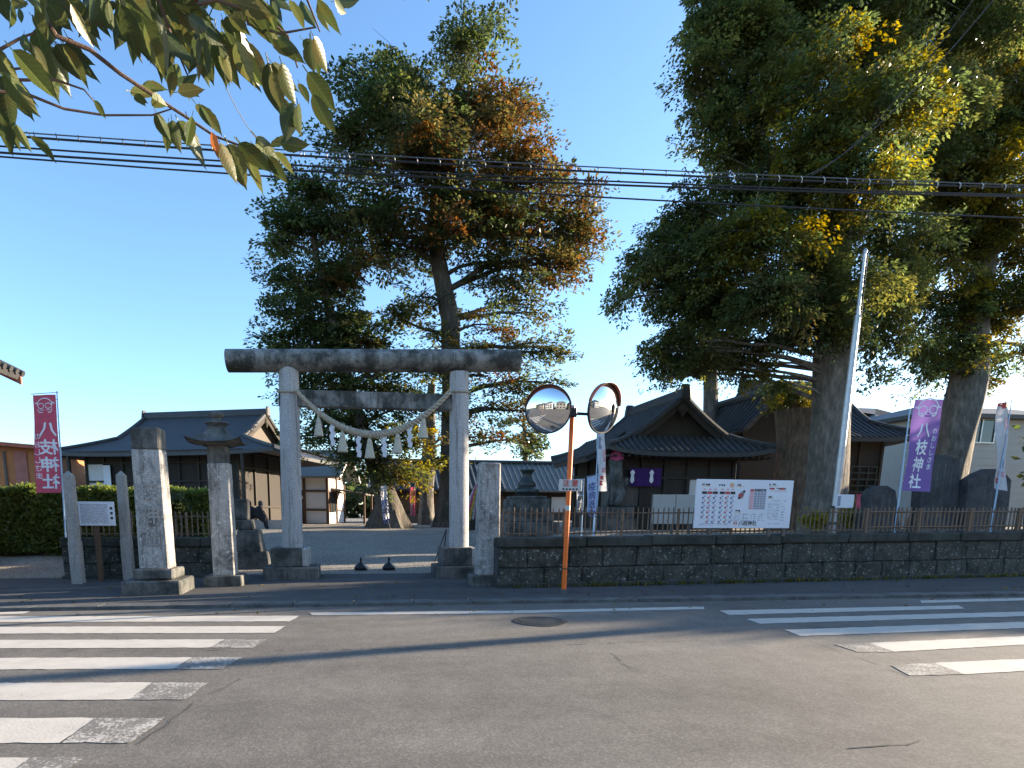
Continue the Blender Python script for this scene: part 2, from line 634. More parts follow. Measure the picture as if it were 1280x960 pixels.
def ground_sheet():
    xs = list(np.concatenate([np.linspace(-400, -40, 10), np.linspace(-36, -16, 11), np.linspace(-15, 25, 133), np.linspace(27, 50, 12), np.linspace(60, 400, 10)]))
    ys = list(np.concatenate([np.linspace(10.3, 20, 80), np.linspace(20.5, 36, 32), np.linspace(38, 80, 15), np.linspace(100, 700, 10)]))
    mb = MB()
    W = len(ys)
    for x in xs:
        for y in ys:
            mb.v.append(Vector((x, y, gz(x, y) + .012 * math.sin(x * 1.9 + y) * sstep(14, 18, y))))
    for i in range(len(xs) - 1):
        for j in range(W - 1):
            a = i * W + j
            mb.f.append((a, a + W, a + W + 1, a + 1))
    return mb
ground = setting(ground_sheet().build('precinct_ground', GRAVEL, origin=(0, 0, 0), smooth=True))

# asphalt footway and gate apron: a sheet just above the ground
def footway():
    mb = MB()
    nx, ny = 130, 10
    X = np.linspace(-40, 45, nx + 1)
    def yfar(x):
        if x >= WA.x - .1:
            return wall_y(x, WA, WB) + .1
        if x > LB.x:
            return 14.3
        if x > LA.x - .2:
            return wall_y(x, LA, LB) + .1
        return 14.0
    for x in X:
        for j in range(ny + 1):
            y = lerp(10.28, yfar(x), j / ny)
            mb.v.append(Vector((x, y, gz(x, y) * (1 if y < 12 else 1) + .006)))
    for i in range(nx):
        for j in range(ny):
            a = i * (ny + 1) + j
            mb.f.append((a, a + ny + 1, a + ny + 2, a + 1))
    return mb.build('footway', ASPH2, origin=(0, 0, 0))
foot = setting(footway())
kerb = setting(MB().box((-60, 9.93, -.05), (60, 10.32, .022)).build('kerb', CONC, origin=(0, 0, 0)))
km = MB().rbox((0, 0, 0), (.985, .345, .04), bev=.008).build('kerb_stone', CONC, kerb)
km.location = (-13.5, 10.125, .036)
for i in range(1, 34):
    inst('kerb_stone', km.data, kerb, (-13.5 + i * 1.0, 10.125, .036 + random.uniform(-.003, .003)), random.uniform(-.004, .004))

# painted markings
def stripe(name, pts, mat, z=.005):
    """painted bar; its edges wander by a few millimetres"""
    c = [Vector((*G(x, y).xy, z)) for x, y in pts]
    rim = []
    for a, b_ in zip(c, c[1:] + c[:1]):
        n = max(2, int((b_ - a).length / .09))
        rim += [a.lerp(b_, k / n) + Vector((random.uniform(-.008, .008), random.uniform(-.011, .011), 0)) for k in range(n)]
    mb = MB()
    mb.v = rim
    mb.f = [tuple(range(len(rim)))]
    return mb.build(name, mat, road, recalc=False)

LST = [(770, 777, 375, 362, 375), (783, 791.5, 357, 343, 357), (799.5, 810, 281, 262, 334), (822, 836.5, 241, 217, 302), (853.5, 875, 190, 162, 260), (898, 929, 119, 76, 206), (948, 990, 38, -22, 106)]
for k, (t, b, xn, xb, xw) in enumerate(LST):
    dt = (xw - xn)
    L = -60 if k < 5 else -90
    stripe('crosswalk_stripe', [(L, b + 1), (xb, b), (xn, t), (L, t + 1)], PAINT)
    if dt > 3:
        g = stripe('worn_stripe', [(xb, b), (xb + dt * 1.02, b), (xw, t), (xn, t)], WORN)
RST = [((900, 763.5), (1198, 757), (1206, 761), (912, 769), 0), ((933, 774), (1330, 763.5), (1330, 769), (950, 780), 0),
       ((981, 787.5), (1330, 776), (1330, 783.5), (1000, 795.5), 0), ((1086, 804), (1330, 793.5), (1330, 803.5), (1118, 815), 1), ((1168, 829), (1330, 822), (1330, 836), (1205, 843.5), 2)]
for a, b_, c, d, wn_ in RST:
    stripe('crosswalk_stripe', [d, c, b_, a], PAINT)
stripe('worn_stripe', [(1072, 815.5), (1118, 815), (1086, 804), (1043, 806)], WORN)
stripe('worn_stripe', [(1138, 845), (1205, 843.5), (1168, 829), (1113, 832)], WORN)
for pts in ([(-60, 770), (30, 767.3), (38, 764.6), (-60, 767)], [(390, 769.2), (640, 766.8), (640, 763.6), (386, 766)], [(640, 766.8), (880, 761.6), (880, 758.4), (640, 763.6)],
            [(1152, 754), (1340, 749.3), (1340, 746.2), (1150, 750.8)]):
    stripe('edge_line', pts, PAINT)

def crack(pts, w, name='crack', closed=False):
    mb = MB()
    ps = []
    for (a, b_) in zip(pts[:-1], pts[1:]):
        A, B = G(*a), G(*b_)
        n = max(2, int((B - A).length / .12))
        for i in range(n):
            q = A.lerp(B, i / n)
            ps.append(Vector((q.x + random.uniform(-.02, .02), q.y + random.uniform(-.025, .025), .0045)))
    for i in range(len(ps) - 1):
        if random.random() < .35:
            continue
        d = (ps[i + 1] - ps[i]).normalized()
        nrm = Vector((-d.y, d.x, 0)) * w * random.uniform(.4, 1.3)
        mb.add([ps[i] - nrm, ps[i + 1] - nrm, ps[i + 1] + nrm, ps[i] + nrm], [(0, 1, 2, 3)])
    return mb.build(name, CRACK, road, recalc=False)
crack([(0, 814), (330, 813), (560, 811), (720, 806), (900, 800)], .005)
crack([(345, 828), (240, 880), (165, 940)], .003)
crack([(755, 810), (780, 830), (800, 842)], .004)
crack([(1060, 935), (1110, 932), (1176, 926)], .008)
crack([(1010, 800), (1090, 828), (1150, 852)], .004)
crack([(350, 815), (340, 830), (360, 838)], .004)

mc = G(675, 777)
mh = thing('manhole_cover', 'round patterned iron manhole cover set in the grey asphalt', 'manhole cover', (mc.x, mc.y, 0))
MB().lathe((mc.x, mc.y, 0), [(.31, .001), (.31, .009), (.385, .009), (.385, .001)], 40).build('rim', IRON, mh)
cv = MB().lathe((mc.x, mc.y, 0), [(.305, .001), (.305, .007), (.01, .007)], 40).build('cover_plate', IRON, mh)
kn = MB()
for i in range(-7, 8):
    for j in range(-7, 8):
        x, y = i * .038 + (j % 2) * .019, j * .038
        if x * x + y * y < .28 ** 2:
            kn.rbox((mc.x + x, mc.y + y, .0095), (.024, .024, .007), bev=0)
kn.build('raised_pattern', CONC, mh)

#@@ WALLS
# ------------------------------------------------------------------ stone walls with blocks
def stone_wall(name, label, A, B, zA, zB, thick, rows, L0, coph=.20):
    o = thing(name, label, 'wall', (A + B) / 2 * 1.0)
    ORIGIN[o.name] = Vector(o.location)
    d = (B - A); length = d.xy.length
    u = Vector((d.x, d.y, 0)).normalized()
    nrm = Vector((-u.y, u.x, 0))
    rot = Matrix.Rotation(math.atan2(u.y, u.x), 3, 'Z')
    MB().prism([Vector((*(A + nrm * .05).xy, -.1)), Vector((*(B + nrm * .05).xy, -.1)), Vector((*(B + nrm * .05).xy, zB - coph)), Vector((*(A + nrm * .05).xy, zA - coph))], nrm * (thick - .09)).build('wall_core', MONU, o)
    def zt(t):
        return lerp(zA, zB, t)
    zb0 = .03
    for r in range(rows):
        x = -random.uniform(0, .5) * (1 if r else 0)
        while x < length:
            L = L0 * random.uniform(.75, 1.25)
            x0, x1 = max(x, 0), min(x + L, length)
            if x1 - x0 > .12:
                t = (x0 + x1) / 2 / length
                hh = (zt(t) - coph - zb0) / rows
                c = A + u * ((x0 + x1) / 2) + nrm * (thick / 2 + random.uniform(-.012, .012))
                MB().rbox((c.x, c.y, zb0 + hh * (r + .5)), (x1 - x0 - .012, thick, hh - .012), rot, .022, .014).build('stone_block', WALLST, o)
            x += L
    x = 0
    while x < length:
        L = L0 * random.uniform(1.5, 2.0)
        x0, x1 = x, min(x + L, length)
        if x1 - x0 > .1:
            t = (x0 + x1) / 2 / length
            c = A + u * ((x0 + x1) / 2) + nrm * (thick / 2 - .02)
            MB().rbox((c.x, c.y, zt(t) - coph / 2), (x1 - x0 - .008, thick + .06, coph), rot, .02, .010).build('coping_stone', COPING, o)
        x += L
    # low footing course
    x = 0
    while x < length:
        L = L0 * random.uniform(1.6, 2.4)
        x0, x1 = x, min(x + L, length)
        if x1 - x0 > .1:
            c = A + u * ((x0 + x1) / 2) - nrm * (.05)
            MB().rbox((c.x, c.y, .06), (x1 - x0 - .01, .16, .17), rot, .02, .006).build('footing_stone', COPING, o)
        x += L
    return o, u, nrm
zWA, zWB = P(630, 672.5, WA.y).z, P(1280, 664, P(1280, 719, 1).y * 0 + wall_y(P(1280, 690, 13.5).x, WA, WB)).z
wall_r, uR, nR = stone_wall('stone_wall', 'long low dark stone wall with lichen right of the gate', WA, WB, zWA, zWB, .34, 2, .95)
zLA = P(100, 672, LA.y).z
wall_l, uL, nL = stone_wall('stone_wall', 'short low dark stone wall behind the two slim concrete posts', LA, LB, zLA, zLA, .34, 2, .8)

# ------------------------------------------------------------------ picket fences on the walls
def picket_fence(name, label, A, B, z0A, z0B, h, gap, w, mat, post_every, flat=False, tip=True, rails=(.12, .78)):
    o = thing(name, label, 'fence', (*((A + B) / 2).xy, (z0A + z0B) / 2))
    d = B - A
    L = d.xy.length
    u = Vector((d.x, d.y, 0)).normalized()
    ang = math.atan2(u.y, u.x)
    n = int(L / gap)
    mb = MB()
    if flat:
        mb.prism([Vector((-w / 2, 0, .03)), Vector((w / 2, 0, .03)), Vector((w / 2, 0, h - .05)), Vector((0, 0, h)), Vector((-w / 2, 0, h - .05))], (0, w * .35, 0))
    else:
        mb.tube([(0, 0, .03), (0, 0, h - .04), (0, 0, h)], [w / 2, w / 2, w * .12], 6)
    pm = None
    for i in range(n + 1):
        t = i / n
        p = A.lerp(B, t)
        z = lerp(z0A, z0B, t)
        if i % post_every == 0:
            MB().rbox((p.x, p.y, z + h * .46), (w * 1.7, w * 1.7, h * .98), Matrix.Rotation(ang, 3, 'Z'), .006).build('fence_post', mat, o)
            continue
        rr = random.uniform(-.012, .012)
        if pm is None:
            ob = mb.build('picket', mat, o, origin=(0, 0, 0))
            pm = ob.data
            # mesh was made about the fence origin: shift back to its own foot
            for v in pm.vertices:
                v.co += ORIGIN[o.name]
            ob.location = Vector((p.x, p.y, z)) - ORIGIN[o.name]
            ob.rotation_euler = (0, rr, ang)
        else:
            k = inst('picket', pm, o, (p.x, p.y, z), ang)
            k.rotation_euler = (random.uniform(-.01, .01), rr, ang)
            k.scale = (1, 1, random.uniform(.97, 1.02))
    for rz in rails:
        a = Vector((A.x, A.y, z0A + h * rz)); b_ = Vector((B.x, B.y, z0B + h * rz))
        MB().tube([a, b_], w * .5, 4).build('rail', mat, o)
    return o
fo = nR * .17
def onwall(px):
    d = ray(px, 690)
    # where the sight line crosses the vertical plane of the wall
    n2 = Vector((-uR.y, uR.x))
    t = ((WA.xy - EYE.xy).dot(n2)) / d.xy.dot(n2)
    return EYE + d * t
def wz(p):
    return lerp(zWA, zWB, (p.x - WA.x) / (WB.x - WA.x))
fa, fm = onwall(631), onwall(1082)
fb = onwall(1300)
fence1 = picket_fence('iron_fence', 'rusty slender iron picket fence on the long stone wall behind the big white board', Vector((*fa.xy, 0)) + fo, Vector((*fm.xy, 0)) + fo, wz(fa), wz(fm),   .60, .118, .029, FENCE, 11, rails=(.12, .80))
fence2 = picket_fence('picket_fence', 'brown flat picket fence in front of the dark memorial slabs', Vector((*onwall(1086).xy, 0)) + fo, Vector((*fb.xy, 0)) + fo, wz(fm), wz(fb), .60, .125, .042, FENCE2, 12, flat=True, rails=(.22, .80))
la = Vector((LA.x + .25, LA.y + .17, 0)); lb = Vector((LB.x - .1, LB.y + .17, 0))
fence3 = picket_fence('iron_fence', 'rusty iron picket fence on the short stone wall in front of the hedge', la, lb, zLA, zLA, .58, .115, .029, FENCE, 10)

#@@ TORII
# ------------------------------------------------------------------ torii gate
TY = 13.9
tl, tr_ = P(366, 690, TY), P(573.5, 690, TY)
ttop_l, ttop_r = P(361, 468, TY), P(574, 468, TY)
zt0 = gz(tl.x, TY)
torii = thing('torii_gate', 'large grey stone torii gate with round pillars and straw rope', 'torii gate', ((tl.x + tr_.x) / 2, TY, zt0))
rp = (P(573.5 + 11.8, 600, TY) - P(573.5 - 11.8, 600, TY)).x / 2
zkb = P(466, 464.5, TY).z            # underside of the top lintel
for bx, tx in ((tl, ttop_l), (tr_, ttop_r)):
    z1 = zkb + .045
    zb1 = P(366, 684, TY).z
    pts = [Vector((lerp(bx.x, tx.x, t), TY, lerp(zb1 - .05, z1, t))) for t in (0, .3, .6, 1)]
    MB().tube(pts, [rp * 1.04, rp * 1.02, rp, rp * .97], 28).build('pillar', GRANITE, torii, smooth=True)
    # stone drum in two halves on a stepped plinth
    w = rp * 1.95
    zp = P(366, 707, TY).z
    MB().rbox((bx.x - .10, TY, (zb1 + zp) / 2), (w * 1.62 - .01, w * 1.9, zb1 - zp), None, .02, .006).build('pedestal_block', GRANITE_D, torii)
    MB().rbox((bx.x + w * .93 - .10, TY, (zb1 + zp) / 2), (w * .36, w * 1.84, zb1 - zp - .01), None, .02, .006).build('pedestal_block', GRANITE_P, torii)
    MB().rbox((bx.x + .0, TY - .05, (zt0 - .1 + zp) / 2), (w * 2.75, w * 2.6, zp - zt0 + .1), None, .02, .006).build('plinth', GRANITE_D, torii)
kl, kr = P(284, 451, TY), P(648, 451, TY)
kh = (P(466, 437, TY).z - P(466, 465, TY).z) / 2
kz = P(466, 451, TY).z
mb = MB()
kp = [Vector((lerp(kl.x, kr.x, t), TY, lerp(kl.z, kr.z, t))) for t in np.linspace(0, 1, 13)]
mb.tube(kp, [kh * .99] + [kh] * 11 + [kh * .99], 28)
for v in mb.v:
    v.y = TY + (v.y - TY) * 1.3
mb.build('top_lintel', GRANITE_L, torii, smooth=True)
n0, n1 = P(349, 501, TY), P(566, 501, TY)
nh = (P(466, 491, TY).z - P(466, 511, TY).z)
MB().rbox(((n0.x + n1.x) / 2, TY, (P(466, 501, TY).z)), (n1.x - n0.x, rp * 1.1, nh), None, .015, .004).build('tie_beam', GRANITE_L, torii)

# sacred rope
ry = TY - rp * 1.05
ra, rb_ = P(371, 489, ry), P(562, 489, ry)
rope = thing('sacred_rope', 'twisted straw rope with tassels and zigzag paper strung across the torii', 'rope', (P(466, 540, ry).x, ry, P(466, 548, ry).z))
def ropept(t):
    x = lerp(371, 563, t)
    y = 489 + 54 * (1 - (2 * t - 1) ** 2) ** 1.0
    return P(x, y, ry - .04)
for ph in range(3):
    pts = []
    for i in range(121):
        t = i / 120
        c = ropept(t)
        a = ph * 2.094 + t * 95
        r_ = .034 * (1 + .35 * math.sin(math.pi * t))
        pts.append(c + Vector((0, math.cos(a) * r_, math.sin(a) * r_)))
    MB().tube(pts, [.03 * (1 + .4 * math.sin(math.pi * i / 120)) for i in range(121)], 6).build('rope_strand', ROPE, rope, smooth=True)
for (cx0, px0) in ((tl.x, 361), (tr_.x, 574)):
    c = P(px0, 490, TY)
    pts = [Vector((c.x + math.cos(a) * (rp + .018), TY + math.sin(a) * (rp + .018), c.z + .03 * math.sin(a))) for a in np.linspace(0, 2 * math.pi, 29)]
    MB().tube(pts, .022, 6).build('rope_binding', ROPE, rope, smooth=True)
for px0, py0, s in ((398, 523, 1), (428, 541, 1.1), (462, 549, 1.1), (497, 543, 1.1), (529, 524, 1.1)):
    p = P(px0, py0, ry - .05)
    w = .105 * s
    mb = MB().lathe((p.x, p.y, p.z), [(.018, .12), (.02, .02), (w * .42, -.02), (w * .5, -.08), (w * .8, -.24 * s), (w, -.36 * s), (w * .9, -.37 * s)], 14)
    tsl = mb.build('tassel', STRAW, rope, smooth=True)
    MB().lathe((p.x, p.y, p.z), [(w * .47, -.075), (w * .56, -.09), (w * .52, -.105)], 12).build('tassel_tie', ROPE, tsl)
for px0, py0 in ((415, 530), (448, 545), (480, 545), (512, 533)):
    p = P(px0, py0, ry - .06)
    mb = MB()
    x, z = p.x - .02, p.z + .04
    for k in range(5):
        s = 1 if k % 2 else -1
        w, h = .09, .115
        mb.add([(x, p.y + .004 * k, z), (x + w, p.y + .004 * k - .012, z - .02), (x + w + s * .02, p.y + .004 * k - .012, z - h - .02), (x + s * .02, p.y + .004 * k, z - h)], [(0, 1, 2, 3)])
        x += s * .045
        z -= h * .78
    mb.build('paper_streamer', PAPER, rope, recalc=False)

#@@ PILLARS
# ------------------------------------------------------------------ stone pillars and posts by the street
def carved(mb, place, w, h, n, depth):
    """shallow cut marks on a stone face"""
    for i in range(n):
        cx, cy = random.uniform(-.32, .32) * w, (i + .5) / n * h
        for k in range(2):
            a = random.uniform(-.9, .9)
            l, t = w * random.uniform(.1, .2), w * .025
            ca, sa = math.cos(a), math.sin(a)
            pts = [(-l, -t), (l, -t * .4), (l, t * .4), (-l, t)]
            ps = [place(cx + x * ca - y * sa, cy + x * sa + y * ca) for x, y in pts]
            mb.add(ps, [(0, 1, 2, 3)])
    return mb

def pillar_at(px, py_base, py_top, wpx, z_extra=0.0):
    b = T(px, py_base, 9.0)
    top = P(px, py_top, b.y)
    w = (P(px + wpx / 2, (py_base + py_top) / 2, b.y) - P(px - wpx / 2, (py_base + py_top) / 2, b.y)).x
    return b, top.z, w

# broad old name stone
b, zt_, w = pillar_at(190, 744, 535, 37)
ns = thing('stone_pillar', 'broad weathered name pillar with dark cap on a double stone plinth', 'pillar', (b.x, b.y + .3, b.z), 'stone pillars at the gate')
cy = b.y + .45
zpl1, zpl2 = P(190, 726, b.y).z, P(190, 712, b.y + .1).z
MB().rbox((b.x, cy, (b.z - .06 + zpl1) / 2), (w * 2.1, .95, zpl1 - b.z + .06), None, .03, .012).build('plinth', GRANITE_D, ns)
MB().rbox((b.x + .02, cy, (zpl1 + zpl2) / 2), (w * 1.42, .74, zpl2 - zpl1), None, .03, .012).build('plinth', GRANITE_D, ns)
w2 = w * 1.02
zc = P(190, 563, cy).z
ztp = P(190, 535, cy).z
leanx = .0
mb = MB()
mb.rbox((b.x, cy, (zpl2 + zc) / 2), (w2 * 1.06, .44, zc - zpl2 + .02), None, .03, .008, .93)
shaft = mb.build('shaft', GRANITE_P, ns)
MB().rbox((b.x - .005, cy, (zc + ztp) / 2 - .005), (w2 * .985, .42, ztp - zc), None, .03, .012, .96).build('cap', GRANITE_D, ns)
f = MB()
yy = cy - .228
hs_ = zc - zpl2
text('八枝神社', .36, CARVE, shaft, lambda x, y: Vector((b.x + x, cy - .22 * (1.0 - .07 * ((zc - .3 + y) - zpl2) / hs_) - .016, zc - .30 + y)), 0.012, vertical=True, pitch=1.15, name='carved_letters')

# lantern pillar
b, zt_, w = pillar_at(279, 734, 590, 28)
cy = b.y + .3
lp = thing('lantern_pillar', 'slim carved stone pillar with winged lantern roof and ball finial', 'pillar', (b.x, cy, b.z), 'stone pillars at the gate')
zb1 = P(279, 720, b.y).z
MB().rbox((b.x, cy, (b.z - .05 + zb1) / 2), (w * 1.75, .7, zb1 - b.z + .05), None, .02, .008).build('plinth', GRANITE_D, lp)
zs = P(277, 580, cy).z
MB().rbox((b.x, cy, (zb1 + zs) / 2), (w * .98, w * .98, zs - zb1 + .02), None, .02, .008, .95).build('shaft', GRANITE_P, lp)
f = MB()
carved(f, lambda x, y: Vector((b.x - .03 + x * .8, cy - w * .495 + (zb1 + .2 + y - zb1) * .0 + .006 * y, zb1 + .2 + y)), w, zs - zb1 - .4, 6, .01)
f.build('carved_letters', CARVE, lp, recalc=False)
zn = P(275, 557, cy).z
MB().rbox((b.x - .01, cy, (zs + zn) / 2), (w * .86, w * .86, zn - zs), None, .015, .005).build('neck', GRANITE_D, lp)
ze = zn
hw = (P(307, 552, cy) - P(239, 552, cy)).x / 2
zr = P(275, 534, cy).z
def cap_roof(u, v):
    # u around the square, v from eave to top
    a = u * 4
    k = int(min(a, 3.9999)); t = a - k
    cs = [(-1, -1), (1, -1), (1, 1), (-1, 1), (-1, -1)]
    x = lerp(cs[k][0], cs[k + 1][0], t); y = lerp(cs[k][1], cs[k + 1][1], t)
    corner = (2 * abs(t - .5)) ** 3
    s = lerp(hw, hw * .22, v ** .8)
    z = ze + .03 + (zr - ze) * v ** 1.7 + corner * .10 * (1 - v) ** 2
    return (b.x - .01 + x * s, cy + y * s, z)
mb = MB().grid(cap_roof, 48, 8)
def cap_under(u, v):
    p = Vector(cap_roof(u, 0))
    q = Vector((b.x - .01 + (p.x - b.x) * .45, cy + (p.y - cy) * .45, ze - .02))
    return p.lerp(q, v)
mb.grid(cap_under, 48, 2)
mb.build('lantern_roof', GRANITE_D, lp, smooth=True)
zf = P(275, 514, cy).z
H = zf - zr
MB().lathe((b.x - .01, cy, zr - .04), [(hw * .24, 0), (hw * .3, .05), (hw * .46, .05 + .18 * H), (hw * .40, .05 + .30 * H), (hw * .18, .05 + .40 * H), (hw * .16, .05 + .5 * H), (hw * .27, .05 + .62 * H), (hw * .30, .05 + .78 * H), (hw * .22, .04 + .93 * H), (.02, .04 + H)], 18).build('finial', GRANITE_D, lp, smooth=True)

# gate pillar on the right
b, zt_, w = pillar_at(612, 734, 578, 27)
cy = b.y + .28
gp = thing('stone_pillar', 'tall rough stone gate pillar with chamfered edge at the end of the long wall', 'pillar', (b.x, cy, b.z), 'stone pillars at the gate')
zb1 = P(612, 720, b.y).z
MB().rbox((b.x, cy, (b.z - .05 + zb1) / 2), (w * 1.7, .66, zb1 - b.z + .05), None, .02, .008).build('plinth', GRANITE_D, gp)
MB().rbox((b.x + .0, cy, (zb1 + zt_) / 2), (w * 1.0, w * .95, zt_ - zb1 + .02), None, .03, .008, .93).build('shaft', GRANITE_P, gp)
f = MB()
carved(f, lambda x, y: Vector((b.x - .02 + x, cy - w * .478 + .010 * y, zb1 + .3 + y)), w, zt_ - zb1 - .5, 6, .01)
f.build('carved_letters', CARVE, gp, recalc=False)

# two slim concrete posts
for px, pyb, pyt, wp, lab in ((96, 731, 588, 12.5, 'slim pointed concrete post at the open end of the short wall'), (160, 726, 588, 11.5, 'slim pointed concrete post beside the broad name pillar')):
    b, zt_, w = pillar_at(px, pyb, pyt, wp)
    o = thing('concrete_post', lab, 'post', (b.x, b.y + .1, b.z), 'slim concrete posts')
    zj = lerp(b.z, zt_, .38)
    cy = b.y + .1
    MB().rbox((b.x, cy, (b.z - .05 + zj) / 2), (w * 1.08, w * 1.08, zj - b.z + .05), None, .012, .002).build('post_base', GRANITE_B, o)
    mb = MB()
    hw_ = w * .48
    zs_ = zt_ - .10
    poly = []
    for z, s in ((zj - .005, 1.0), (zs_, .92)):
        poly += [Vector((b.x + x * hw_ * s, cy + y * hw_ * s, z)) for x, y in ((-1, -1), (1, -1), (1, 1), (-1, 1))]
    mb.add(poly + [Vector((b.x, cy, zt_))], [(3, 2, 1, 0), (0, 1, 5, 4), (1, 2, 6, 5), (2, 3, 7, 6), (3, 0, 4, 7), (4, 5, 8), (5, 6, 8), (6, 7, 8), (7, 4, 8)])
    mb.build('post_shaft', GRANITE_B, o)

# explanatory notice board between the posts
b = T(128, 727, 9.0)
nb = thing('notice_board', 'small white text board on a brown post between the concrete posts', 'notice board', b)
z0, z1 = P(122, 657, b.y).z, P(122, 627, b.y).z
x0, x1 = P(99, 642, b.y).x, P(144, 642, b.y).x
MB().rbox((b.x - .03, b.y + .03, (b.z - .05 + z1 - .1) / 2), (.10, .06, z1 - .1 - b.z + .05), None, .006).build('post', BROWN, nb)
pan = MB().rbox(((x0 + x1) / 2, b.y - .02, (z0 + z1) / 2), (x1 - x0, .03, z1 - z0), None, .005).build('panel', WHITE_B, nb)
pr = MB()
for i in range(24):
    xx = lerp(x1 - .14, x0 + .05, i / 23)
    yy = z1 - .05
    while yy > z0 + .06:
        h = random.uniform(.012, .05)
        bar(pr, lambda x, y: Vector((x, b.y - .0375, y)), xx - .006, max(z0 + .04, yy - h), xx + .006, yy)
        yy -= h + random.uniform(.008, .02)
pr.build('printed_text', INKGREY, pan, recalc=False)
pr = MB()
for i in range(3):
    bar(MB(), lambda x, y: Vector((x, b.y - .038, y)), x1 - .085, z1 - .16 - i * .10, x1 - .035, z1 - .11 - i * .10).build('printed_character', INK, pan, recalc=False)

# tapered old stone base behind the lantern pillar
b = T(318, 712, 12.0)
ob = thing('stone_stand', 'stepped tapering dark stone stand left of the torii', 'stone stand', b)
wd = (P(340, 690, b.y) - P(296, 690, b.y)).x
zq = P(318, 650, b.y).z
for i, (s0, s1, t0, t1) in enumerate(((1.05, .84, 0, .36), (.80, .62, .36, .80), (.56, .52, .80, 1.0), (.42, .40, 1.0, 1.42))):
    za, zb2 = lerp(b.z - .04, zq, t0), lerp(b.z, zq, t1)
    MB().rbox((b.x - (1.05 - s0) * wd * .5 - .04, b.y + .45, (za + zb2) / 2), (wd * s0, wd * s0, zb2 - za), None, .03, .012, s1 / s0).build('stone_tier', GRANITE_D, ob)

#@@ MIRROR
# ------------------------------------------------------------------ road mirror
b = G(704.5, 742, .056)
MYY = b.y
top = P(716, 507, MYY)
mir = thing('traffic_mirror', 'orange pole with two round convex traffic mirrors by the kerb', 'traffic mirror', b)
def polept(t):
    return Vector((lerp(b.x, top.x, t), MYY, lerp(b.z - .05, top.z, t)))
rpole = .044
MB().tube([polept(0), polept(.97)], rpole, 18).build('pole', ORANGE, mir, smooth=True)
MB().tube([polept(.965), polept(1.0)], rpole * 1.25, 16).build('pole_cap', GREYM, mir, smooth=True)
MB().tube([polept(0.015), polept(.04)], rpole * 1.3, 16).build('base_collar', CONC, mir, smooth=True)
tt = (P(712, 633, MYY).z - b.z) / (top.z - b.z)
MB().tube([polept(tt - .015), polept(tt + .013)], rpole + .002, 18).build('sticker', PLATE, mir, smooth=True)
tb = (P(712, 708, MYY).z - b.z) / (top.z - b.z)
MB().tube([polept(tb - .003), polept(tb + .003)], rpole + .004, 18).build('clamp_band', DARKM, mir, smooth=True)
za = P(716, 516, MYY).z
MB().rbox((polept(.955).x, MYY - .01, za), (.12, .12, .16), None, .012).build('clamp', DARKM, mir)
def road_mirror(px, py, rpx_w, rpx_h, ang, tilt):
    c = P(px, py, MYY - .14)
    rad = (P(px, py - rpx_h, MYY).z - P(px, py + rpx_h, MYY).z) / 2
    rot = Matrix.Rotation(ang, 3, 'Z') @ Matrix.Rotation(tilt, 3, 'X') @ Matrix.Rotation(math.pi / 2, 3, 'X')   # local +Z faces the street
    prof = [(rad * math.sin(a), rad * .95 * (math.cos(a) - math.cos(.52)) ) for a in (.0,)]
    mb = MB()
    k = 10
    Rc = rad / math.sin(.48)
    pr_ = []
    for i in range(k + 1):
        a = .48 * (1 - i / k)
        pr_.append((max(.002, Rc * math.sin(a)), Rc * (math.cos(a) - math.cos(.48))))
    mb.lathe(c, pr_, 48, rot)
    face = mb.build('mirror_face', MIRROR, mir, smooth=True)
    MB().lathe(c, [(rad * .98, -.03), (rad * 1.03, -.03), (rad * 1.03, .012), (rad * .985, .014), (rad * .975, 0)], 48, rot).build('mirror_rim', DARKM, mir, smooth=True)
    MB().lathe(c, [(rad * 1.0, -.03), (rad * .8, -.10), (rad * .3, -.14), (.02, -.145)], 32, rot).build('mirror_back', HOOD, mir, smooth=True)
    hood = MB()
    def hf(u, v):
        a = lerp(R(12), R(168), u)
        ex = .11 * rad * (math.sin((a)) ** .7 + .1) * 1.6
        r2 = rad * 1.035 + .01 * v
        return c + rot @ Vector((r2 * math.cos(a), r2 * math.sin(a), lerp(-.04, ex, v)))
    hood.grid(hf, 28, 3)
    hd = hood.build('hood', HOOD, mir, smooth=True, recalc=False)
    md = hd.modifiers.new('thickness', 'SOLIDIFY'); md.thickness = .006
    q = polept(.955)
    cb = c + rot @ Vector((0, 0, -.12))
    MB().tube([Vector((q.x, MYY, za - .01)), Vector((lerp(q.x, cb.x, .65), cb.y + .02, za - .02)), cb], .026, 10).build('bracket_arm', DARKM, mir)
road_mirror(685, 512, 26, 29, R(-26), R(9))
road_mirror(755, 511, 21, 30, R(31), R(9))
# caution plate
pl0, pl1 = P(699, 599, MYY - .07), P(727, 614, MYY - .07)
plt = MB().rbox(((pl0.x + pl1.x) / 2, MYY - .065, (pl0.z + pl1.z) / 2), (pl1.x - pl0.x, .012, pl0.z - pl1.z), None, .004).build('caution_plate', PLATE, mir)
pc = Vector(((pl0.x + pl1.x) / 2, MYY - .073, (pl0.z + pl1.z) / 2))
text('注 意', .13, INKRED, plt, lambda x, y: pc + Vector((x, 0, y + .035)), .02)
pr = MB()
for i in range(5):
    bar(pr, lambda x, y: pc + Vector((x, -.001, y)), -.15 + i * .063, -.085, -.112 + i * .063, -.055)
pr.build('small_print', INK, plt, recalc=False)
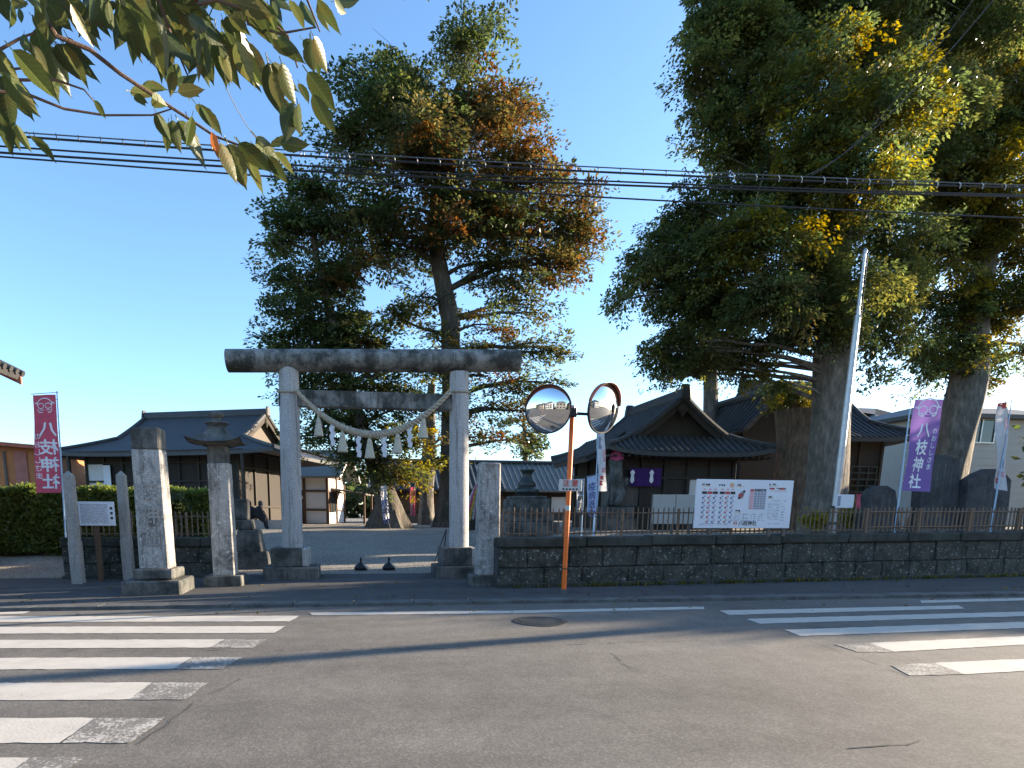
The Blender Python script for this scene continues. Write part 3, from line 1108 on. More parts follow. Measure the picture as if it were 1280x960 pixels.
#@@ BUILDINGS
# ------------------------------------------------------------------ hip-and-gable roofs
def irimoya(root, c, ang, a, b, ze, zr, r, vg, lift, mat, ribs=0, ridge_r=.13, curve=.4, gable_mat=None, barge=TIMBER, eave_t=.12, wall_in=.9, rib_r=.045, inset=.4):
    """ridge along local x; a, b half sizes at the eaves; r half ridge; vg where the gable begins"""
    c = Vector(c)
    rot = Matrix.Rotation(ang, 3, 'Z')
    W = lambda x, y, z: Vector((c.x, c.y, 0)) + rot @ Vector((x, y, z))
    prof = lambda v: ze + (zr - ze) * ((1 - curve) * v + curve * v * v)
    def ex(v):
        return lerp(a, r, min(1, v / vg))
    def side(sg):
        def fn(u, v):
            s = 2 * u - 1
            return W(ex(v) * s, sg * b * (1 - v), prof(v) + lift * abs(s) ** 4 * (1 - v) ** 3)
        return fn
    def end(sg):
        def fn(u, v):
            s = 2 * u - 1
            vv = v * vg
            return W(sg * ex(vv), b * (1 - vv) * s, prof(vv) + lift * abs(s) ** 4 * (1 - vv) ** 3)
        return fn
    surf = MB()
    tiles = MB()
    for sg in (-1, 1):
        f1, f2 = side(sg), end(sg)
        surf.grid(f1, 24, 14)
        surf.grid(f2, 16, 7)
        if ribs:
            n1 = int(2 * a / ribs)
            for i in range(n1 + 1):
                u0 = i / n1
                x = (2 * u0 - 1) * a
                pts = []
                for j in range(9):
                    v = j / 8
                    e = ex(v)
                    if abs(x) > e + 1e-6:
                        # run stops at the hip
                        vh = vg * (a - abs(x)) / max(1e-6, (a - r))
                        v = min(v, vh)
                        e = ex(v)
                    s = max(-1, min(1, x / e))
                    pts.append(W(x, sg * b * (1 - v), prof(v) + lift * abs(s) ** 4 * (1 - v) ** 3 + .015))
                    if abs(x) > r and j and v >= vg * (a - abs(x)) / max(1e-6, (a - r)) - 1e-6:
                        break
                if len(pts) > 1 and (pts[-1] - pts[0]).length > .15:
                    tiles.tube(pts, rib_r, 6)
            n2 = int(2 * b / ribs)
            for i in range(n2 + 1):
                y = (2 * i / n2 - 1) * b
                vmax = min(vg, 1 - abs(y) / b)
                if vmax < .03:
                    continue
                pts = []
                for j in range(5):
                    v = vmax * j / 4
                    s = max(-1, min(1, y / (b * (1 - v))))
                    pts.append(W(sg * ex(v), y, prof(v) + lift * abs(s) ** 4 * (1 - v) ** 3 + .015))
                tiles.tube(pts, rib_r, 6)
    # underside and eave board
    for sg in (-1, 1):
        for fn in (side(sg), end(sg)):
            def under(u, v, fn=fn):
                p = fn(u, 0)
                q = Vector((c.x, c.y, 0)) + (p - Vector((c.x, c.y, 0))) * .72
                q.z = ze + .10
                p = p - Vector((0, 0, eave_t))
                return p.lerp(q, v)
            surf.grid(under, 16, 2)
            def edge(u, v, fn=fn):
                p = fn(u, 0)
                return p - Vector((0, 0, eave_t * v))
            surf.grid(edge, 16, 1)
    rf = surf.build('roof', mat, root, smooth=True)
    if ribs:
        t = tiles.build('roof_tiles', mat, rf, smooth=True)
        t['kind'] = 'stuff'
    # hips and ridge
    for sx in (-1, 1):
        for sy in (-1, 1):
            pts = []
            for j in range(9):
                v = vg * j / 8
                pts.append(W(sx * ex(v), sy * b * (1 - v), prof(v) + lift * (1 - v) ** 3 + .05))
            MB().tube(pts, ridge_r * .8, 8).build('hip_ridge', mat, rf, smooth=True)
            pts = [W(sx * (r - .02), sy * b * (1 - v), prof(v) + .04) for v in np.linspace(vg, 1, 9)]
            MB().tube(pts, ridge_r * 1.0, 8).build('verge_tiles', mat, rf, smooth=True)
            # bargeboard under the verge
            q = MB()
            for v0, v1 in zip(np.linspace(vg, 1, 9)[:-1], np.linspace(vg, 1, 9)[1:]):
                A0, A1 = W(sx * (r - .06), sy * b * (1 - v0), prof(v0) - .05), W(sx * (r - .06), sy * b * (1 - v1), prof(v1) - .05)
                q.prism([A0, A1, A1 - Vector((0, 0, .26)), A0 - Vector((0, 0, .26))], rot @ Vector((sx * .05, 0, 0)))
            q.build('bargeboard', barge, rf)
        # gable wall with boards
        vs = list(np.linspace(vg * .8, .985, 9))
        poly = [W(sx * (r - inset), -b * (1 - v), prof(v) - .06) for v in vs] + [W(sx * (r - inset), b * (1 - v), prof(v) - .06) for v in vs[::-1]]
        MB().prism(poly, rot @ Vector((-sx * .06, 0, 0))).build('gable_wall', gable_mat or TIMBER, rf)
        # pendant ornament
        MB().lathe(W(sx * (r + .0), 0, prof(.985) - .42), [(.02, -.22), (.10, -.10), (.20, .02), (.16, .16), (.05, .26)], 10, None, (.5 if abs(math.cos(ang)) > .7 else 1, 1 if abs(math.cos(ang)) > .7 else .5)).build('gable_pendant', barge, rf)
    rd = MB()
    x = r + .06
    for k, (rr, hh) in enumerate(((1.35, 0), (1.05, 1.0), (.8, 1.8))):
        rd.tube([W(-x, 0, zr + hh * ridge_r), W(x, 0, zr + hh * ridge_r)], ridge_r * rr, 10)
    rd.build('ridge', mat, rf, smooth=True)
    for sx in (-1, 1):
        MB().rbox(W(sx * (x + .03), 0, zr + ridge_r * 1.2), (.14, ridge_r * 4.2, ridge_r * 4.6), rot, ridge_r * .5, 0, .7).build('ridge_end_tile', mat, rf)
    return rf

def frame_panels(root, O, U, width, z0, z1, n, rows, post_mat, panel_mats, nrm, pw=.12, sunk=.05):
    """half timbered wall: posts and rails with panels set back between them. O corner at ground, U unit vector along wall, nrm outward"""
    ang = math.atan2(U.y, U.x)
    rot = Matrix.Rotation(ang, 3, 'Z')
    zs = [lerp(z0, z1, t) for t in rows]
    for i in range(n + 1):
        p = O + U * (width * i / n)
        MB().rbox((p.x, p.y, (z0 + z1) / 2), (pw, pw, z1 - z0), rot, .008).build('post', post_mat, root)
    for z in zs:
        p = O + U * (width / 2)
        MB().rbox((p.x, p.y, z), (width - .01, pw * .86, pw * .8), rot, .008).build('rail', post_mat, root)
    for i in range(n):
        for j in range(len(zs) - 1):
            m = panel_mats[j % len(panel_mats)]
            if isinstance(m, (list, tuple)):
                m = m[i % len(m)]
            p = O + U * (width * (i + .5) / n) - nrm * sunk
            MB().box((p.x - width / n / 2, p.y - .02, zs[j]), (p.x + width / n / 2, p.y + .02, zs[j + 1]), rot, (p.x, p.y, (zs[j] + zs[j + 1]) / 2)).build('panel', m, root)

# ---- long dark hall on the left
HY = 34.5
c0, c1 = P(84, 570, HY - 2.5), P(397, 580, HY - 2.2)
hx = (c0.x + c1.x) / 2
ha = (c1.x - c0.x) / 2
hz = gz(hx, HY)
hall = thing('shrine_hall', 'long dark timber hall with grey sheet roof behind the hedge', 'hall', (hx, HY, hz))
zeh = P(200, 566, HY - 3.6).z
zrh = P(250, 520, HY).z
hall.rotation_euler.z = R(-20)
irimoya(hall, (hx, HY, 0), 0.0, ha, 4.1, zeh, zrh, ha * .60, .42, .14, COPPER, 0, .11, .22, gable_mat=WEATH, eave_t=.16)
wx0, wx1 = hx - ha + 1.0, hx + ha - 2.4
wy0 = HY - 3.0
MB().box((wx0 + .1, wy0 + .12, hz - .3), (wx1 - .1, HY + 3.0, zeh + .25)).build('wall', TIMBER, hall)
frame_panels(hall, Vector((wx0, wy0, 0)), Vector((1, 0, 0)), wx1 - wx0, hz - .1, zeh + .15, 8, (.02, .27, .62, .86, .99), TIMBER, [HALLW, [PLASTER, HALLW, HALLW, PLASTER, HALLW, HALLW, HALLW, HALLW], [PLASTER, HALLW, HALLW, PLASTER, HALLW, HALLW, HALLW, HALLW], TIMBER], Vector((0, -1, 0)))
frame_panels(hall, Vector((wx1, wy0 + .05, 0)), Vector((0, 1, 0)), 5.9, hz - .1, zeh + .15, 4, (.02, .30, .80, .99), TIMBER, [TIMBER, HALLW, HALLW], Vector((1, 0, 0)))
# veranda with rail
MB().box((wx0 - .2, wy0 - 1.1, hz + .42), (wx1 + .9, wy0 - .02, hz + .52)).build('veranda', WEATH, hall)
for i in range(9):
    x = lerp(wx0 - .1, wx1 + .8, i / 8)
    MB().rbox((x, wy0 - 1.0, (hz - .1 + zeh) / 2 if i % 4 == 0 else hz + .2), (.14, .14, zeh - hz + .3 if i % 4 == 0 else .55), None, .01).build('veranda_post', TIMBER, hall)
MB().rbox(((wx0 + wx1) / 2 + .3, wy0 - 1.0, zeh + .02), (wx1 - wx0 + 1.0, .16, .18), None, .01).build('eave_beam', TIMBER_H, hall)
# stone doorstep the visitors sit on
dsx, dsy = P(334, 664, 28.6).x, 28.6
tag(MB().rbox((dsx, dsy, gz(dsx, dsy) + .18), (2.6, .45, .46), None, .03).build('doorstep', GRANITE_B), 'long pale stone step where visitors sit before the dark hall', 'stone step')
# red handrail
a_, b2 = P(206, 618, wy0 - 1.15), P(262, 618, wy0 - 1.15)
MB().tube([a_, b2], .05, 8).build('red_rail', INKRED, hall)
for p in (a_, b2):
    MB().tube([p, Vector((p.x, p.y, hz - .05))], .05, 8).build('rail_post', INKRED, hall)
# pale banner hung on the front wall
for k, (pa, pb) in enumerate((((205, 577), (221, 612)), ((135, 579), (149, 608)))):
    A, B = P(*pa, wy0 - .12), P(*pb, wy0 - .12)
    MB().box((A.x, wy0 - .12, B.z), (B.x, wy0 - .10, A.z)).build('hanging_sheet', WHITE_B, hall)
MB().box((P(205, 614, wy0).x, wy0 - .125, P(205, 616, wy0).z), (P(221, 614, wy0).x, wy0 - .095, P(205, 613, wy0).z)).build('sheet_band', C_BLU2, hall)

# ---- white half timbered house in the middle
WY = 40.5
A = P(340, 657, WY); Bc = P(421, 657, WY)
wz0 = gz(A.x, WY)
zew = P(421, 596, WY).z
wh = thing('white_house', 'white half-timbered house with brown beams and grey shingle roof', 'house', ((A.x + Bc.x) / 2, WY + 2, wz0))
xl, xr = A.x - 2.0, Bc.x
dep = 4.2
MB().box((xl + .06, WY + .08, wz0 - .3), (xr - .06, WY + dep - .05, zew + .1)).build('wall', PLASTER, wh)
frame_panels(wh, Vector((xl, WY, 0)), Vector((1, 0, 0)), xr - xl, wz0 - .05, zew, 4, (.01, .31, .70, .99), BROWN, [[WEATH, WEATH, TIMBER, WHITE_B], [PLASTER, PLASTER, BROWN, PLASTER], PLASTER], Vector((0, -1, 0)), .16)
frame_panels(wh, Vector((xr, WY + .1, 0)), Vector((0, 1, 0)), dep - .1, wz0 - .05, zew, 2, (.01, .31, .70, .99), BROWN, [WHITE_B, [GLASS, PLASTER], PLASTER], Vector((1, 0, 0)), .14)
xe = P(443, 600, WY - .5).x
zrw = P(395, 566, WY + 2).z
def wroof(u, v):
    return (lerp(xl - .8, xe - .2, u), lerp(WY - .7, WY + dep / 2, v), lerp(zew - .02, zrw, v))
rr = MB().grid(wroof, 2, 2)
rr.grid(lambda u, v: (lerp(xl - .8, xe - .2, u), lerp(WY + dep + .7, WY + dep / 2, v), lerp(zew - .02, zrw, v)), 2, 2)
wrf = rr.build('roof', SHINGLE, wh)
wrf.modifiers.new('thickness', 'SOLIDIFY').thickness = .14
MB().prism([(xr, WY + .1, zew), (xr, WY + dep - .1, zew), (xr, WY + dep / 2, zrw - .2)], (-.08, 0, 0)).build('gable_wall', PLASTER, wh)
MB().tube([(xl - .8, WY + dep / 2, zrw + .05), (xe - .2, WY + dep / 2, zrw + .05)], .13, 8).build('ridge', SHINGLE, wrf)
for (ya, za, yb, zb) in ((WY - .7, zew - .05, WY + dep / 2, zrw - .02), (WY + dep + .7, zew - .05, WY + dep / 2, zrw - .02)):
    MB().prism([(xe - .19, ya, za), (xe - .19, yb, zb), (xe - .19, yb, zb - .2), (xe - .19, ya, za - .2)], (.05, 0, 0)).build('bargeboard', PLASTER, wrf)
# porch on its sunny side
wh.rotation_euler.z = R(-14)
p0 = P(438, 616, WY + 1.6); p1 = P(464, 618, WY + 1.6)
px_, pxe = xr, p1.x
pz = p1.z
MB().add([(px_, WY + .9, p0.z + .28), (pxe, WY + .9, pz), (pxe, WY + 3.4, pz), (px_, WY + 3.4, p0.z + .28), (px_, WY + .9, p0.z + .16), (pxe, WY + .9, pz - .1), (pxe, WY + 3.4, pz - .1), (px_, WY + 3.4, p0.z + .16)],
         [(0, 1, 2, 3), (7, 6, 5, 4), (0, 4, 5, 1), (1, 5, 6, 2), (2, 6, 7, 3), (3, 7, 4, 0)]).build('porch_roof', WEATH, wh)
for yy in (WY + 1.0, WY + 3.3):
    MB().rbox((pxe - .15, yy, (wz0 - .1 + pz) / 2), (.13, .13, pz - wz0), None, .01).build('porch_post', BROWN, wh)
# bay window with ledge
w0 = P(424, 622, WY); w1 = P(424, 640, WY)
MB().box((xr + .02, WY + .35, w1.z), (xr + .10, WY + 1.7, w0.z)).build('window', GLASS, wh)
for yy in (WY + .33, WY + 1.0, WY + 1.7):
    MB().rbox((xr + .09, yy, (w0.z + w1.z) / 2), (.07, .07, w0.z - w1.z + .1), None, .005).build('window_frame', BROWN, wh)
MB().rbox((P(368, 640, WY).x, WY - .1, P(368, 632, WY).z), (.95, .08, 1.75), None, .01).build('door', WEATH, wh)
MB().lathe((P(387, 622, WY).x, WY - .2, P(387, 622, WY).z), [(.02, -.13), (.12, -.1), (.14, 0), (.12, .1), (.02, .13)], 12).build('lamp_globe', PLASTER, wh, smooth=True)

# ---- long low tiled building across the back
BY = 46.0
bx0, bx1 = P(470, 640, BY).x, P(790, 640, BY).x
bz = gz(bx0, BY)
zeb, zrb = P(640, 612, BY).z, P(640, 580, BY + 2.5).z
lbld = thing('long_building', 'long low building with pale tiled roof across the back of the precinct', 'building', ((bx0 + bx1) / 2, BY + 2, bz))
MB().box((bx0 + .1, BY + .1, bz - .3), (bx1 - .1, BY + 5, zeb + .1)).build('wall', TIMBER, lbld)
frame_panels(lbld, Vector((bx0, BY, 0)), Vector((1, 0, 0)), bx1 - bx0, bz - .05, zeb, 12, (.01, .32, .82, .99), TIMBER, [WEATH, [PLASTER, BROWN, BROWN, BROWN], TIMBER], Vector((0, -1, 0)), .16)
xs_ = P(628, 600, BY).x
for (xa, xb, m, nm) in ((bx0 - .5, xs_, TILE, 'dark'), (xs_ + .02, bx1 + .5, TILE_L, 'pale')):
    q = MB().grid(lambda u, v: (lerp(xa, xb, u), lerp(BY - .9, BY + 2.5, v), lerp(zeb - .1, zrb, v)), 2, 2)
    q.grid(lambda u, v: (lerp(xa, xb, u), lerp(BY + 5.9, BY + 2.5, v), lerp(zeb - .1, zrb, v)), 2, 2)
    o = q.build('roof', m, lbld)
    o.modifiers.new('thickness', 'SOLIDIFY').thickness = .12
    t = MB()
    n = int((xb - xa) / .42)
    for i in range(n + 1):
        x = lerp(xa, xb, i / n)
        t.tube([(x, BY - .9, zeb - .02), (x, BY + 2.5, zrb + .08)], .08 if nm == 'dark' else .045, 6)
    tt_ = t.build('roof_tiles', TILE_L if nm == 'dark' else m, o)
    tt_['kind'] = 'stuff'
    MB().tube([(xa, BY + 2.5, zrb + .12), (xb, BY + 2.5, zrb + .12)], .16, 8).build('ridge', TILE, o)

# ---- small shrine with curved tiled roof
SY = 23.2
sc_ = P(864, 600, SY - 3.0)
sx0 = sc_.x
sz = gz(sx0, SY)
zes, zrs = P(862, 566, SY - 2.9).z, P(855, 496, SY - 2.1).z
sa = (P(970, 562, SY - 3.0) - P(760, 562, SY - 3.0)).x / 2
shr = thing('shrine_building', 'small timber shrine with curved dark tiled gable roof and purple curtain', 'shrine', (sx0, SY, sz))
irimoya(shr, (sx0, SY, 0), R(90), 3.0, sa, zes, zrs, 2.1, .40, .22, TILE, .24, .12, .42, eave_t=.14, rib_r=.055, inset=.35)
wv = sa * .72
MB().box((sx0 - wv, SY - 1.9, sz - .2), (sx0 + wv, SY + 2.2, zes + .2)).build('wall', TIMBER, shr)
frame_panels(shr, Vector((sx0 - wv, SY - 1.98, 0)), Vector((1, 0, 0)), wv * 2, sz - .05, zes + .1, 5, (.02, .30, .68, .99), TIMBER, [TIMBER, [WEATH, TIMBER, TIMBER, PLASTER, PLASTER], TIMBER], Vector((0, -1, 0)), .13, .045)
frame_panels(shr, Vector((sx0 - wv - .06, SY - 1.9, 0)), Vector((0, 1, 0)), 4.0, sz - .05, zes + .1, 3, (.02, .3, .75, .99), TIMBER, [TIMBER, WEATH, TIMBER], Vector((-1, 0, 0)), .12)
raf = MB()
n = 26
for i in range(n):
    x = lerp(sx0 - sa + .1, sx0 + sa - .1, i / (n - 1))
    MB().rbox((x, SY - 2.45, zes - .13), (.06, 1.0, .07), None, 0).build('rafter', TIMBER, shr)
MB().rbox((sx0, SY - 2.06, zes - .04), (wv * 2.2, .14, .2), None, .01).build('eave_beam', TIMBER_H, shr)
# side porch on the left with its own little roof, posts and curtain
pa, pb = P(731, 574, SY - 1.9), P(762, 552, SY - 1.9)
MB().grid(lambda u, v: (lerp(pa.x, sx0 - wv + .2, v), lerp(SY - 1.9, SY + 1.6, u), lerp(pa.z + .06, pb.z + .35, v ** 1.25)), 8, 6).build('porch_roof', TILE, shr).modifiers.new('thickness', 'SOLIDIFY').thickness = .16
tl_ = MB()
for i in range(15):
    y = lerp(SY - 1.9, SY + 1.6, i / 14)
    tl_.tube([(lerp(pa.x, sx0 - wv + .2, v), y, lerp(pa.z + .06, pb.z + .35, v ** 1.25) + .02) for v in (0, .3, .6, 1)], .055, 6)
o = tl_.build('porch_tiles', TILE, shr, smooth=True)
o['kind'] = 'stuff'
for (xx, yy) in ((P(781, 600, SY - 1.5).x, SY - 1.6), (P(781, 600, SY - 1.5).x, SY + 1.3)):
    MB().rbox((xx, yy, (sz - .1 + pb.z) / 2), (.2, .2, pb.z - sz + .1), None, .015).build('porch_post', TIMBER, shr)
ca, cb = P(781, 586, SY - 1.75), P(826, 608, SY - 2.2)
cur = MB().grid(lambda u, v: (lerp(ca.x, cb.x, u), SY - 2.2 + .05 * math.sin(u * 19) * v, lerp(ca.z, cb.z, v)), 30, 6).build('curtain', C_PURD, shr, smooth=True, recalc=False)
for px0 in (791, 815):
    p = P(px0, 596, SY - 2.3)
    MB().lathe((p.x, SY - 2.27, p.z), [(.02, -.22), (.08, -.14), (.05, .05), (.09, .16), (.02, .24)], 10, None, (1, .12)).build('curtain_emblem', INKWHITE, cur)
# two pale notice boards leaning at the front
nbd = thing('notice_board', 'pair of blank pale boards standing behind the fence before the shrine', 'notice board', (P(842, 650, 16.5).x, 16.5, gz(P(842, 650, 16.5).x, 16.5)))
z0_ = gz(P(842, 650, 16.5).x, 16.5)
for pa, pb, m in ((817, 843, CREAM), (844.5, 866, CREAM)):
    A, B = P(pa, 618, 16.5), P(pb, 655, 16.5)
    MB().rbox(((A.x + B.x) / 2, 16.5, (A.z + B.z) / 2), (B.x - A.x, .04, A.z - B.z), None, .006).build('panel', m, nbd)
for pa in (818, 843.5, 866):
    A = P(pa, 618, 16.5)
    MB().rbox((A.x, 16.56, (A.z + z0_ - .05) / 2), (.06, .06, A.z - z0_ + .05), None, .005).build('post', WEATH, nbd)

# ---- second hall further right
QY = 28.0
qa, qb = P(944, 545, QY - 3), P(1136, 545, QY - 3)
qx = (qa.x + qb.x) / 2
qa_ = (qb.x - qa.x) / 2
qz = gz(qx, QY)
zeq, zrq = P(1090, 549, QY - 3.2).z, P(1060, 490, QY).z
hall2 = thing('shrine_hall', 'dark timber hall with heavy tiled roof behind the big tree trunks', 'hall', (qx, QY, qz))
irimoya(hall2, (qx, QY, 0), 0, qa_, 3.6, zeq, zrq, qa_ * .66, .4, .25, TILE, .26, .16, .4, eave_t=.16, rib_r=.06)
MB().box((qx - qa_ + 1, QY - 2.6, qz - .2), (qx + qa_ - .95, QY + 2.6, zeq + .2)).build('wall', TIMBER, hall2)
frame_panels(hall2, Vector((qx - qa_ + 1, QY - 2.68, 0)), Vector((1, 0, 0)), qa_ * 2 - 1.95, qz - .05, zeq + .1, 5, (.02, .55, .99), TIMBER, [[TIMBER, TIMBER, TIMBER, TIMBER, GLASS], TIMBER], Vector((0, -1, 0)), .13, .045)
# lattice of its window
g0, g1 = P(1064, 583, QY - 2.75), P(1092, 615, QY - 2.75)
for i in range(4):
    x = lerp(g0.x, g1.x, i / 3)
    MB().box((x - .03, QY - 2.78, g1.z), (x + .03, QY - 2.70, g0.z)).build('window_bar', BRONZE, hall2)
for i in range(5):
    z = lerp(g0.z, g1.z, i / 4)
    MB().box((g0.x, QY - 2.77, z - .03), (g1.x, QY - 2.71, z + .03)).build('window_bar', BRONZE, hall2)
# front gable wing
ga = P(962, 492, QY - 4.2)
gw = (P(1000, 540, QY - 4.2) - P(928, 540, QY - 4.2)).x / 2
zg0 = P(962, 540, QY - 4.2).z
q = MB(); tq = MB()
for s in (-1, 1):
    fn = lambda u, v: (ga.x + s * gw * v, lerp(QY - 4.6, QY - .5, u), lerp(ga.z, zg0, v ** .82))
    q.grid(fn, 6, 8)
    for i in range(14):
        tq.tube([Vector(fn(i / 13, v)) + Vector((0, 0, .02)) for v in np.linspace(0, 1, 6)], .06, 6)
wing = q.build('wing_roof', TILE, hall2, smooth=True)
wing.modifiers.new('thickness', 'SOLIDIFY').thickness = .15
tq = tq.build('wing_tiles', TILE, wing, smooth=True); tq['kind'] = 'stuff'
MB().prism([(ga.x - gw * .8, QY - 4.2, zg0 + .1), (ga.x, QY - 4.2, ga.z - .2), (ga.x + gw * .8, QY - 4.2, zg0 + .1)], (0, .1, 0)).build('wing_gable', TIMBER, hall2)
MB().box((ga.x - gw * .75, QY - 4.15, qz - .2), (ga.x + gw * .75, QY - 2.0, zg0 + .12)).build('wing_wall', TIMBER, hall2)
MB().tube([(ga.x, QY - 4.7, ga.z + .12), (ga.x, QY - .5, ga.z + .12)], .17, 8).build('wing_ridge', TILE, wing)

# ---- pale modern houses on the right
def modern_house(name, label, pxl, pxr, py_eave, Y, depth, wall, roofm, rise, wins, siding=True):
    A, B = P(pxl, py_eave, Y), P(pxr, py_eave, Y)
    z0 = gz(A.x, Y) - .2
    o = thing(name, label, 'house', ((A.x + B.x) / 2, Y + depth / 2, z0))
    MB().box((A.x, Y, z0), (B.x, Y + depth, A.z)).build('wall', wall, o)
    if siding:
        n = int((A.z - z0) / .38)
        for i in range(n):
            z = lerp(z0, A.z, (i + .5) / n)
            MB().add([(A.x - .012, Y - .018, z - .185), (B.x + .012, Y - .018, z - .185), (B.x + .012, Y - .004, z + .18), (A.x - .012, Y - .004, z + .18)], [(0, 1, 2, 3)]).build('siding_board', wall, o)
    rfm = MB()
    m = .5
    c = Vector(((A.x + B.x) / 2, Y + depth / 2, A.z + rise))
    zz = A.z - .03
    e = [Vector((A.x - m, Y - m, zz)), Vector((B.x + m, Y - m, zz)), Vector((B.x + m, Y + depth + m, zz)), Vector((A.x - m, Y + depth + m, zz))]
    r1, r2 = Vector((A.x + depth * .45, c.y, c.z)), Vector((B.x - depth * .45, c.y, c.z))
    rfm.add(e + [r1, r2] + [p - Vector((0, 0, .22)) for p in e], [(0, 1, 5, 4), (1, 2, 5), (2, 3, 4, 5), (3, 0, 4), (0, 6, 7, 1), (1, 7, 8, 2), (2, 8, 9, 3), (3, 9, 6, 0), (9, 8, 7, 6)])
    rfm.build('roof', roofm, o)
    for (x0, y0, x1, y1) in wins:
        a, b3 = P(x0, y0, Y - .05), P(x1, y1, Y - .05)
        w = MB().box((a.x, Y - .05, b3.z), (b3.x, Y + .02, a.z)).build('window', GLASS, o)
        t = .07
        for lo, hi in (((a.x - t, b3.z - t), (a.x, a.z + t)), ((b3.x, b3.z - t), (b3.x + t, a.z + t)), ((a.x, a.z), (b3.x, a.z + t)), ((a.x, b3.z - t), (b3.x, b3.z)), (((a.x + b3.x) / 2 - t / 2, b3.z), ((a.x + b3.x) / 2 + t / 2, a.z))):
            MB().box((lo[0], Y - .11, lo[1]), (hi[0], Y - .012, hi[1])).build('frame', GREYM, w)
    return o
hA = modern_house('house', 'cream house with square window and dark pointed porch gable', 1094, 1150, 528, 36, 8, PLASTER, TILE, 1.6, [(1102, 552, 1118, 574)])
pz_ = P(1117, 571, 35.2)
for s, (ex_, ey_) in ((-1, (1104, 600)), (1, (1129, 600))):
    e_ = P(ex_, ey_, 35.2)
    MB().prism([pz_, e_, e_ - Vector((0, 0, .28)), pz_ - Vector((0, 0, .28))], (0, .9, 0)).build('porch_gable', DARKM, hA)
hB = modern_house('house', 'beige two-storey house with horizontal siding behind the memorial slabs', 1158, 1420, 516, 31, 9, CREAM, TILE, 1.2, [(1212, 524, 1240, 553)])

# ---- red barn on the left and the neighbour's tiled eaves
RY = 33
A, B = P(-60, 612, RY), P(60, 612, RY)
bz_ = gz(A.x, RY)
barn = thing('red_barn', 'low red metal shed with faded pink doors behind the hedge', 'shed', ((A.x + B.x) / 2, RY + 2, bz_))
zt1, zt2 = P(0, 552, RY).z, P(60, 562, RY).z
MB().prism([(A.x, RY, bz_ - .2), (B.x, RY, bz_ - .2), (B.x, RY, zt2), (A.x, RY, zt1)], (0, 4.5, 0)).build('wall', ORANGEW, barn)
for pa, pb, m in ((3, 16, WEATH), (17, 42, PINKW), (43, 58, PINKW)):
    a, b3 = P(pa, 560, RY), P(pb, 650, RY)
    MB().box((a.x, RY - .06, bz_), (b3.x, RY - .01, P(pa, 564, RY).z)).build('shed_door', m, barn)
MB().prism([(A.x - .4, RY - .6, zt1 - .02), (B.x + .5, RY - .6, zt2 - .06), (B.x + .5, RY - .6, zt2 + .12), (A.x - .4, RY - .6, zt1 + .16)], (0, 5.6, 0)).build('roof', REDMETAL, barn)
NY = 17.0
cn = P(27, 469, NY)
nh_ = thing('neighbour_house', 'tall neighbouring house whose tiled eave corner juts in above the red banner', 'house', (cn.x - 5, NY - 2.5, .2))
MB().box((cn.x - 8.5, NY - 4.4, -.1), (cn.x - .9, NY - .3, cn.z + .2)).build('wall', WEATH, nh_)
rz_ = cn.z + 2.3
for s in (0, 1):
    fn = (lambda u, v: (lerp(cn.x, cn.x - 4.7, v), lerp(NY - 4.9, NY, u), lerp(cn.z, rz_, v))) if s == 0 else (lambda u, v: (lerp(cn.x - 9.4, cn.x - 4.7, v), lerp(NY - 4.9, NY, u), lerp(cn.z, rz_, v)))
    q = MB().grid(fn, 4, 4).build('roof', TILE, nh_)
    q.modifiers.new('thickness', 'SOLIDIFY').thickness = .14
    tq = MB()
    for i in range(19):
        tq.tube([Vector(fn(i / 18, v)) + Vector((0, 0, .05)) for v in (-.01, .5, 1)], .075, 8)
    o = tq.build('roof_tiles', TILE, q, smooth=True); o['kind'] = 'stuff'
MB().prism([(cn.x - .12, NY - .25, cn.z - .04), (cn.x - 4.7, NY - .25, rz_ - .1), (cn.x - 9.3, NY - .25, cn.z - .04)], (0, -.1, 0)).build('gable_wall', PINKW, nh_)
MB().tube([(cn.x - 4.7, NY - 4.95, rz_ + .1), (cn.x - 4.7, NY + .05, rz_ + .1)], .14, 8).build('ridge', TILE, nh_)
MB().prism([(cn.x + .0, NY + .0, cn.z - .03), (cn.x - 4.7, NY, rz_ - .05), (cn.x - 4.7, NY, rz_ - .3), (cn.x, NY, cn.z - .24)], (0, -.06, 0)).build('bargeboard', PINKW, nh_)

